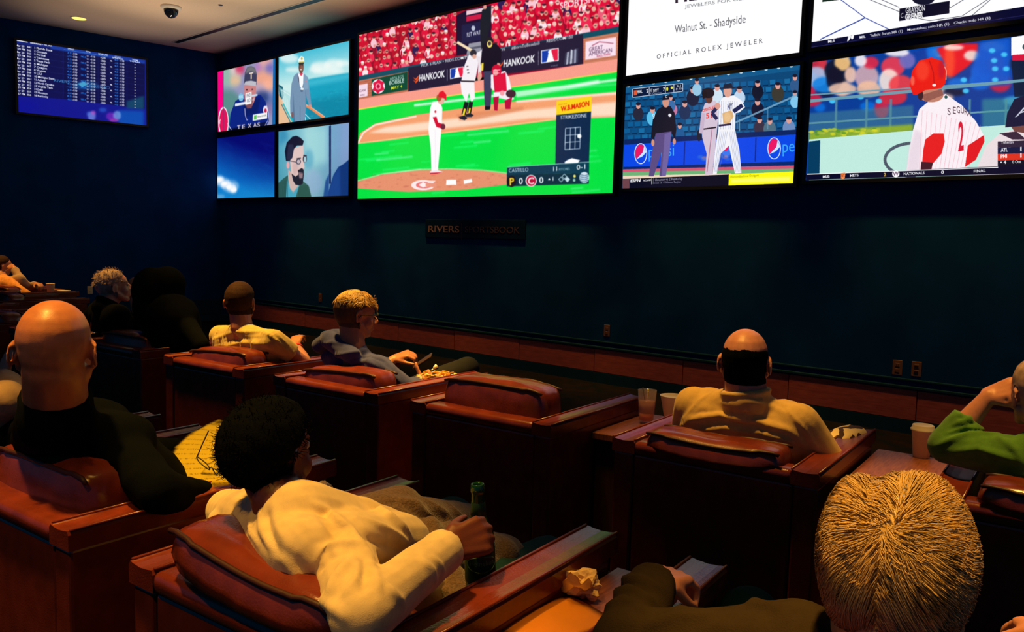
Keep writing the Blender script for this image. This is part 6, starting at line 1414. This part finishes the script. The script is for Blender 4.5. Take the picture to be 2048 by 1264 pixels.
# lidded coffee cup
p = pz(1842, 914, .60)
t = empty('coffee_cup', p); tag(t, 'white paper coffee cup with a lid beside the green sleeve', 'cup')
bm = bmesh.new(); lathe(bm, [(0, .003), (.028, .003), (.029, 0), (.030, .002), (.0405, .108), (.0420, .110), (.0415, .112), (0, .112)], 32); link_mesh('cup', bm, M_PAPERCUP, t, True)
bm = bmesh.new(); lathe(bm, [(.043, .106), (.0455, .108), (.0455, .113), (.041, .116), (.039, .128), (.037, .130), (.034, .127), (0, .126)], 32); link_mesh('lid', bm, M_LID, t, True)

# pale bowl beside the bald man
p = pt(1347, 791, 3.40); zb = p.z
t = empty('bowl', (p.x, p.y, .60)); tag(t, 'cream paper bowl on the table at the bald man\'s left', 'bowl')
hh = zb - .60
bm = bmesh.new(); lathe(bm, [(0, 0), (.030, 0), (.034, .004), (.058, hh - .004), (.061, hh), (.058, hh), (.053, hh - .008), (0, hh - .012)], 28); link_mesh('bowl', bm, M_LID, t, True)

# small paper cup and saucer, far left
p = pt(101, 577, 4.64)
t = tag(empty('paper_cup', (p.x, p.y, .66)), 'small pale paper cup beside the far-left man\'s hand', 'cup')
bm = bmesh.new(); lathe(bm, [(0, 0), (.034, 0), (.046, .100), (.048, .104), (.045, .104), (.040, .06), (0, .055)], 20); link_mesh('cup', bm, M_PAPERCUP, t, True)
p2 = p + UD * .0 + VD * .16
bm = bmesh.new(); lathe(bm, [(0, 0), (.05, 0), (.075, .012), (.073, .014), (.045, .004), (0, .004)], 20); o = link_mesh('plate', bm, M_LID, None, True); o.location = (p2.x - .02, p2.y, .66); tag(o, 'small pale plate behind the far-left paper cup', 'plate')
# orange jacket over the far-left chair
B = Blob(); q = [pt(-6, 566, 4.25), pt(18, 570, 4.25), pt(34, 580, 4.28), pt(54, 589, 4.30)]
B.chain(q, [.09, .085, .075, .05], n=10); B.chain([pt(4, 560, 4.3), pt(30, 574, 4.35)], [.07, .06])
me = B.mesh('jacket', .014, 3); wrinkle(me, .016, 16, 4, .6)
tag(link_me('orange_jacket', me, cloth('orange_cloth', (.85, .33, .06), amt=.3), None, True), 'bright orange jacket lying over a far-left chair', 'jacket')

# beer bottle in the woman's right hand
W_ = JW['wR']; hd = HD_WOMAN.normalized()
p0 = pt(962, 1194, 1.40); top = pt(955, 967, 1.385); ax = (top - p0); Lb = ax.length
t = empty('beer_bottle', p0); tag(t, 'green glass beer bottle in the hand of the reclining woman', 'bottle'); t.rotation_euler = ax.to_track_quat('Z', 'Y').to_euler()
k = Lb / .235; prof = [(0, .004), (.024, .002), (.0305, .004), (.0315, .012), (.0315, .120), (.030, .135), (.022, .155), (.0158, .172), (.0140, .185), (.0130, .215), (.0136, .217), (.0150, .220), (.0150, .226), (.0138, .229), (.0138, .234), (.0118, .235), (.010, .230), (.010, .18), (.026, .12), (.028, .02), (0, .012)]
kr = 1.08
bm = bmesh.new(); lathe(bm, [(r * kr, z * k) for r, z in prof], 32); bo = link_mesh('glass', bm, M_BOTTLE, t, True)
bm = bmesh.new(); lathe(bm, [(.0318 * kr, .040 * k), (.0322 * kr, .041 * k), (.0322 * kr, .104 * k), (.0318 * kr, .105 * k)], 32); link_mesh('label', bm, M_BLABEL, t, True)
bm = bmesh.new(); lathe(bm, [(.0160 * kr, .172 * k), (.0164 * kr, .1725 * k), (.0146 * kr, .198 * k), (.0142 * kr, .1985 * k)], 24); link_mesh('neck_label', bm, M_BLABEL, t, True)
def wrap_text(txt, size, zc, radius, m, parent, name, phi0, bold=.0):
    cu = bpy.data.curves.new('t', 'FONT'); cu.body = txt; cu.size = size; cu.align_x = 'CENTER'; cu.align_y = 'CENTER'; cu.offset = bold; cu.extrude = .0003; cu.resolution_u = 3
    o = bpy.data.objects.new('t', cu); COL.objects.link(o); dg = bpy.context.evaluated_depsgraph_get(); me = bpy.data.meshes.new_from_object(o.evaluated_get(dg)); bpy.data.objects.remove(o); bpy.data.curves.remove(cu)
    me.name = name
    for v in me.vertices:
        a = phi0 + v.co.x / radius; r = radius + .0004 + v.co.z; y = v.co.y; v.co = (r * math.cos(a), r * math.sin(a), zc + y)
    me.materials.clear()
    return link_me(name, me, m, parent)
vd = (CAM - p0); vd = t.rotation_euler.to_matrix().inverted() @ vd; phi = math.atan2(vd.y, vd.x)
wrap_text('Heineken', .0155, .082 * k, .0322 * kr, M_BPRINT, t, 'lettering', phi + .15)
wrap_text('LAGER BEER', .0052, .062 * k, .0322 * kr, M_BPRINT, t, 'lettering', phi + .15)
bm = bmesh.new()
tube(bm, [(.0327 * kr * math.cos(phi + .15 + 1.05 * math.cos(a)), .0327 * kr * math.sin(phi + .15 + 1.05 * math.cos(a)), (.080 + .016 * math.sin(a)) * k) for a in [2 * PI * i / 40 for i in range(40)]], .0009, 5, closed=True)
link_mesh('label_rim', bm, M_BPRINT, t, True)

# fleece blanket over the woman's lap
B = Blob(); J = JW
B.cap(pt(742, 1062, 1.44), pt(900, 1070, 1.72), .085, .075); B.cap(pt(800, 1052, 1.50), pt(930, 1060, 1.80), .085, .075); B.cap(pt(850, 1100, 1.48), pt(1005, 1118, 1.80), .075, .07); B.cap(pt(850, 1140, 1.42), pt(905, 1175, 1.44), .05, .05); B.cap(pt(1000, 1112, 1.74), pt(1012, 1128, 1.78), .055, .05)
B.cap(pt(725, 1030, 1.40), pt(800, 1016, 1.52), .05, .06); B.cap(pt(900, 1160, 1.42), pt(925, 1215, 1.38), .04, .035); B.cap(pt(880, 1130, 1.46), pt(990, 1140, 1.72), .05, .05)
me = B.mesh('blanket', .006, 5)
sculpt(me, [([(705, 1015), (740, 1030), (790, 1025), (830, 1045)], .016, .020), ([(740, 1045), (790, 1055), (830, 1085)], .012, .016), ([(770, 1000), (830, 1010), (870, 1050), (880, 1090)], .016, .016), ([(850, 1000), (890, 1030), (905, 1065)], .014, .014), ([(720, 1040), (760, 1045), (800, 1065)], .008, -.010), ([(830, 1060), (850, 1090), (860, 1110)], .010, -.010), ([(900, 1010), (925, 1040), (930, 1060)], .012, .010), ([(860, 1165), (890, 1180), (915, 1190)], .010, .010)])
wrinkle(me, .004, 26, 8, .4)
tag(link_me('blanket', me, M_BLANKET, None, True), 'brown fleece blanket over the lap of the reclining woman', 'blanket')

# crumpled napkin, orange folder, tissue
def crumple(name, c, r, m, label, seed, cat, sq=.6):
    bm = bmesh.new(); bmesh.ops.create_icosphere(bm, subdivisions=4, radius=1)
    for v in bm.verts:
        n_ = v.co.normalized(); f = 1 + .55 * noise.noise(n_ * 1.7 + Vector((seed, 0, 0))) - .35 * abs(noise.noise(n_ * 3.3 + Vector((0, seed, 0)))) + .10 * noise.noise(n_ * 9)
        v.co = Vector((n_.x * r * f, n_.y * r * .75 * f, n_.z * r * sq * f))
    zmin = min(v.co.z for v in bm.verts)
    for v in bm.verts: v.co.z -= zmin
    o = link_mesh(name, bm, m); o.location = c; return tag(o, label, cat)
p = pz(1140, 1186, .601); p = p + UD * .03
crumple('napkin', (p.x, p.y, .601), .047, M_NAPKIN, 'crumpled yellow napkin on the table behind the orange folder', 3.1, 'napkin', .62)
o = sheet('napkin_wing', [pz(1110, 1180, .604), pz(1178, 1192, .604), pz(1185, 1165, .66), pz(1143, 1146, .69)], M_NAPKIN, bow=.012, rag=.02, seed=2); q_ = [c for c in COL.objects if c.name == 'napkin'][0]; o.parent = q_; o.matrix_parent_inverse = Matrix.Translation(-q_.location)
cen = pz(1112, 1248, .604); root = empty('folder', cen, SA - .35); tag(root, 'bright orange folder on the table at the bottom edge', 'folder')
for i, (dz, rot, nm) in enumerate(((0, 0, 'cover'), (.006, .05, 'cover'))):
    o = sheet(nm, [(-.080, -.125, dz), (.080, -.125, dz), (.080, .105, dz + .002), (-.080, .105, dz + .002)], M_FOLDER, root, bow=.006, thick=.0012, n=8); o.rotation_euler = (0, 0, rot)
p = pz(617, 1000, .60); p = xy(-1.80, 1.60, .60)
crumple('tissue', p, .035, M_TISSUE, 'crumpled pale tissue on the table beside the reclining woman', 5.2, 'tissue', 1.0)

# yellow printed sheet and reading glasses held by the bald man
c4 = [pt(384, 986, 1.33), pt(470, 968, 1.33), pt(470, 850, 1.47), pt(437, 838, 1.50)]
v0 = [pt(340, 905, 1.42)]
bm = bmesh.new(); uvl = bm.loops.layers.uv.new('UVMap')
A_, B_, C_, D_, E_ = pt(437, 838, 1.50), pt(341, 906, 1.46), pt(384, 984, 1.36), pt(500, 968, 1.36), pt(500, 868, 1.47)
n = 12; rows = []
for j in range(n + 1):
    tt = j / n; lft = lerp(B_, A_, min(1, tt * 1.0)); row = []
    for i in range(n + 1):
        ss = i / n; a0 = lerp(C_, D_, ss); b0 = lerp(A_, E_, ss); mid_l = lerp(B_, lerp(A_, E_, .5), 0)
        # a quadratic edge: the left side passes through the corner B
        l0 = C_ * (1 - tt) ** 2 + (B_ * 2 - (A_ + C_) * .5) * (2 * tt * (1 - tt)) + A_ * tt ** 2; r0 = lerp(D_, E_, tt)
        p = lerp(l0, r0, ss); row.append((bm.verts.new(p + Zup(.006 * math.sin(PI * ss))), ss, tt))
    rows.append(row)
for j in range(n):
    for i in range(n):
        q = (rows[j][i], rows[j][i + 1], rows[j + 1][i + 1], rows[j + 1][i]); f = bm.faces.new([v[0] for v in q])
        for lp, v in zip(f.loops, q): lp[uvl].uv = (v[1], v[2])
bmesh.ops.solidify(bm, geom=bm.faces[:], thickness=.0006)
tag(link_mesh('paper_sheet', bm, paper_mat(), None, True), 'yellow printed sheet held by the large bald man', 'paper')
off = .03
def gp(x, y): return pt(x, y, 1.385 if y > 890 else 1.40)
bm = bmesh.new()
tube(bm, [gp(417, 862), gp(404, 890), gp(394, 914)], .0018, 6)
def lens(x0, y0, x1, y1, h):
    a, b_ = gp(x0, y0), gp(x1, y1); mid = lerp(a, b_, .5); u_ = (b_ - a) / 2; vv = (gp(mid_px(x0, x1) + 3, mid_px(y0, y1) + h) - gp(mid_px(x0, x1), mid_px(y0, y1)))
    tube(bm, [mid + u_ * math.copysign(abs(math.cos(q)) ** .7, math.cos(q)) + vv * math.copysign(abs(math.sin(q)) ** .7, math.sin(q)) for q in [2 * PI * i / 20 for i in range(20)]], .0017, 6, closed=True)
def mid_px(a, b): return (a + b) / 2
lens(394, 917, 419, 936, 7); lens(427, 941, 452, 958, 7); tube(bm, [gp(419, 936), gp(423, 934), gp(427, 941)], .0017, 6); tube(bm, [gp(452, 958), gp(449, 930), gp(440, 900)], .0018, 6)
tag(link_mesh('reading_glasses', bm, M_BLACK, None, True), 'thin dark reading glasses over the yellow sheet', 'glasses')

# phone, fork and tray of fries with the blond man
P0 = pt(845, 722, 3.44); ex = (pt(862, 709, 3.46) - pt(826, 733, 3.42)); ex_n = ex.normalized(); ey = Vector((0, 0, 1)) - ex_n * ex_n.z; ey = (ey.normalized() * .45 + VD * .85).normalized(); ey = (ey - ex_n * ey.dot(ex_n)).normalized(); ez = ex_n.cross(ey)
root = empty('phone', P0); root.matrix_world = Matrix.Translation(P0) @ Matrix((ex_n, ey, ez)).transposed().to_4x4(); tag(root, 'dark phone held in both hands of the blond man', 'phone')
bm = bmesh.new(); box(bm, -.066, .066, -.032, .032, -.004, .004, .003); link_mesh('body', bm, mat('phone_shell', (.03, .014, .012), .5, .4, noise_scale=40, noise_amt=.3), root, True)
bm = bmesh.new(); box(bm, -.061, .061, -.029, .029, -.0050, -.0040, 0); link_mesh('display', bm, M_DOME, root)
p = pt(884, 750, 3.36); root = empty('food_tray', p - Zup(.03), SA); tag(root, 'paper tray of fries on the lap of the blond man', 'food')
bm = bmesh.new(); lathe(bm, [(0, 0), (.060, 0), (.088, .036), (.086, .037), (.058, .004), (0, .003)], 8); link_mesh('tray', bm, mat('waxed_paper', (.85, .62, .25), .7, .3, noise_scale=25, noise_amt=.15), root)
bm = bmesh.new(); g = np.random.default_rng(4)
for i in range(70):
    c = Vector((g.normal(0, .036), g.normal(0, .036), .018 + abs(g.normal(0, .012)))); a = g.uniform(0, PI); e = g.normal(0, .25); d = Vector((math.cos(a), math.sin(a), e)).normalized() * g.uniform(.02, .034)
    tube(bm, [c - d, c + d], .0042, 4)
o = link_mesh('fries', bm, M_FRIES, root); o['kind'] = 'stuff'
bm = bmesh.new(); tube(bm, [pt(858, 744, 3.37), pt(868, 737, 3.39)], .0035, 6); tube(bm, [pt(868, 737, 3.39), pt(874, 731, 3.40)], .009, 6, r_end=.012)
tag(link_mesh('plastic_fork', bm, M_WHITE, None, True), 'white plastic fork above the tray of fries', 'fork')
# napkins with the fries
crumple('napkin', pt(838, 757, 3.24) - Zup(.02), .022, M_TISSUE, 'small white napkin between the blond man\'s forearms', 8.3, 'napkin', .8)

# black-and-white throw beside the bald man's right arm
B = Blob(); B.chain([pt(1655, 905, 3.22), pt(1680, 885, 3.32), pt(1712, 872, 3.44)], [.05, .055, .045], n=10); B.chain([pt(1668, 880, 3.30), pt(1700, 868, 3.42)], [.04, .04])
me = B.mesh('throw', .007, 4); wrinkle(me, .004, 30, 3, .5)
m = bpy.data.materials.new('zebra_cloth'); m.use_nodes = True; nt = m.node_tree; b_ = nt.nodes['Principled BSDF']; b_.inputs['Roughness'].default_value = .85
tc = nt.nodes.new('ShaderNodeTexCoord'); wv = nt.nodes.new('ShaderNodeTexWave'); wv.inputs['Scale'].default_value = 5.5; wv.inputs['Distortion'].default_value = 6; wv.inputs['Detail Scale'].default_value = 2.0; nt.links.new(tc.outputs['Object'], wv.inputs['Vector'])
cr = nt.nodes.new('ShaderNodeValToRGB'); cr.color_ramp.interpolation = 'CONSTANT'; cr.color_ramp.elements[0].color = (.05, .018, .01, 1); cr.color_ramp.elements[1].color = (.92, .72, .33, 1); cr.color_ramp.elements[1].position = .45
nt.links.new(wv.outputs['Fac'], cr.inputs[0]); nt.links.new(cr.outputs[0], b_.inputs['Base Color'])
tag(link_me('patterned_throw', me, m, None, True), 'cream and dark patterned throw beside the bald man\'s right arm', 'throw')

# ------------------------------------------------------------------ fittings: outlets, wall sign, ceiling light, camera dome
def outlet(loc, nrm, label, m=M_PLATE, w_=.072, h_=.116, kind=0):
    rz = math.atan2(nrm.y, nrm.x) + PI / 2
    root = empty('wall_outlet', loc, rz); tag(root, label, 'outlet', 'outlet plates on the walls')
    bm = bmesh.new(); box(bm, -w_ / 2, w_ / 2, -.006, -.0005, -h_ / 2, h_ / 2, .002, 1); link_mesh('plate', bm, m, root)
    for dz in (-.022, .022):
        bm = bmesh.new(); box(bm, -.017, .017, -.0085, -.006, dz - .014, dz + .014, .003, 1); s_ = link_mesh('socket', bm, m, root)
        bm = bmesh.new(); box(bm, -.009, -.006, -.0092, -.0085, dz - .007, dz + .006); box(bm, .006, .009, -.0092, -.0085, dz - .007, dz + .006); 
        if kind: box(bm, -.015, .015, -.0092, -.0085, dz - .008, dz + .004)
        link_mesh('slots', bm, M_SLOT, s_)
for px_, py__, lab, kd in ((1214, 661, 'single outlet plate on the screen wall above the middle of the brown band', 0), (1795, 735, 'left plate of the outlet pair at the right of the screen wall', 0), (1833, 738, 'right plate of the outlet pair, with two dark slots', 1), (641, 595, 'dim outlet plate on the screen wall left of the blond man', 0)):
    outlet(py_(px_, py__, WY), Vector((0, -1, 0)), lab, kind=kd)
d = pix_ray(180, 580); tt = (CORNER - CAM).dot(LN) / d.dot(LN)
outlet(CAM + d * tt, LN, 'bright outlet plate on the left wall beside the grey-haired man', mat('lit_plate', (.9, .62, .3), .5, .4, noise_scale=20, noise_amt=.08))  # light falling on this plate is put into its paler colour

a0, a1 = py_(852, 474, WY), py_(1052, 474, WY); z0 = py_(855, 472, WY).z; z1 = py_(855, 444, WY).z
root = empty('wall_sign', ((a0.x + a1.x) / 2, WY, (z0 + z1) / 2)); tag(root, 'dim wall sign with gold lettering under the largest television', 'sign')
hw = (a1.x - a0.x) / 2
bm = bmesh.new(); box(bm, -hw, hw, -.018, -.001, -.10, .115, .004, 1); link_mesh('board', bm, mat('sign_board', (.002, .012, .05), .95, .03, noise_scale=10, noise_amt=.2), root)
def wtext(txt, x0, x1, h, m, name, parent, zc, bold=0):
    cu = bpy.data.curves.new('t', 'FONT'); cu.body = txt; cu.size = 1; cu.extrude = .02; cu.offset = bold; cu.resolution_u = 3
    o = bpy.data.objects.new('t', cu); COL.objects.link(o); dg = bpy.context.evaluated_depsgraph_get(); me = bpy.data.meshes.new_from_object(o.evaluated_get(dg)); bpy.data.objects.remove(o); bpy.data.curves.remove(cu); me.name = name; me.materials.clear()
    P = get_co(me); wd = P[:, 0].max(); Q = np.c_[x0 + P[:, 0] / wd * (x1 - x0), -.019 - (P[:, 2] + .02) * .1, zc + (P[:, 1] / .729 - .5) * h]; set_co(me, Q)
    return link_me(name, me, m, parent)
sx = lambda px_: py_(px_, 456, WY).x - root.location.x
wtext('RIVERS', sx(858), sx(921), .082, M_BRONZE, 'lettering', root, .004, .005)
wtext('|', sx(925), sx(926), .16, mat('faint_print', (.05, .03, .05), .6, .3, noise_scale=20, noise_amt=.2), 'divider', root, .004)
wtext('SPORTSBOOK', sx(932), sx(1042), .078, MATS['faint_print'], 'lettering', root, .004)

p = pz(158, 37, CZ)
root = empty('ceiling_light', (p.x, p.y, CZ)); tag(root, 'round glowing recessed downlight in the ceiling', 'light')
bm = bmesh.new(); lathe(bm, [(.085, 0), (.090, -.004), (.108, -.006), (.112, -.002), (.112, 0)], 32); link_mesh('trim_ring', bm, M_WHITE, root, True)
bm = bmesh.new(); lathe(bm, [(0, -.002), (.087, -.002), (.087, 0), (0, 0)], 32); link_mesh('lamp', bm, emat('lamp_glow', (1.0, .55, .10), 2.2), root)
p = pz(342, 13, CZ)
root = empty('security_camera', (p.x, p.y, CZ)); tag(root, 'dark security camera dome with a white collar on the ceiling', 'camera')
bm = bmesh.new(); lathe(bm, [(.06, 0), (.125, 0), (.125, -.014), (.115, -.032), (.098, -.040), (.085, -.038), (.06, -.03)], 32); link_mesh('collar', bm, M_WHITE, root, True)
bm = bmesh.new(); lathe(bm, [(0, -.145)] + [(.088 * math.sin(a), -.040 - .105 * math.cos(a)) for a in [PI / 2 * i / 10 for i in range(1, 11)]], 32); link_mesh('dome', bm, M_DOME, root, True)
p = pz(441, 10, CZ)
root = empty('sprinkler', (p.x, p.y, CZ)); tag(root, 'small round sprinkler cover in the ceiling', 'sprinkler')
bm = bmesh.new(); lathe(bm, [(0, -.006), (.024, -.006), (.03, -.002), (.03, 0)], 20); link_mesh('cover', bm, M_BLACK, root, True)
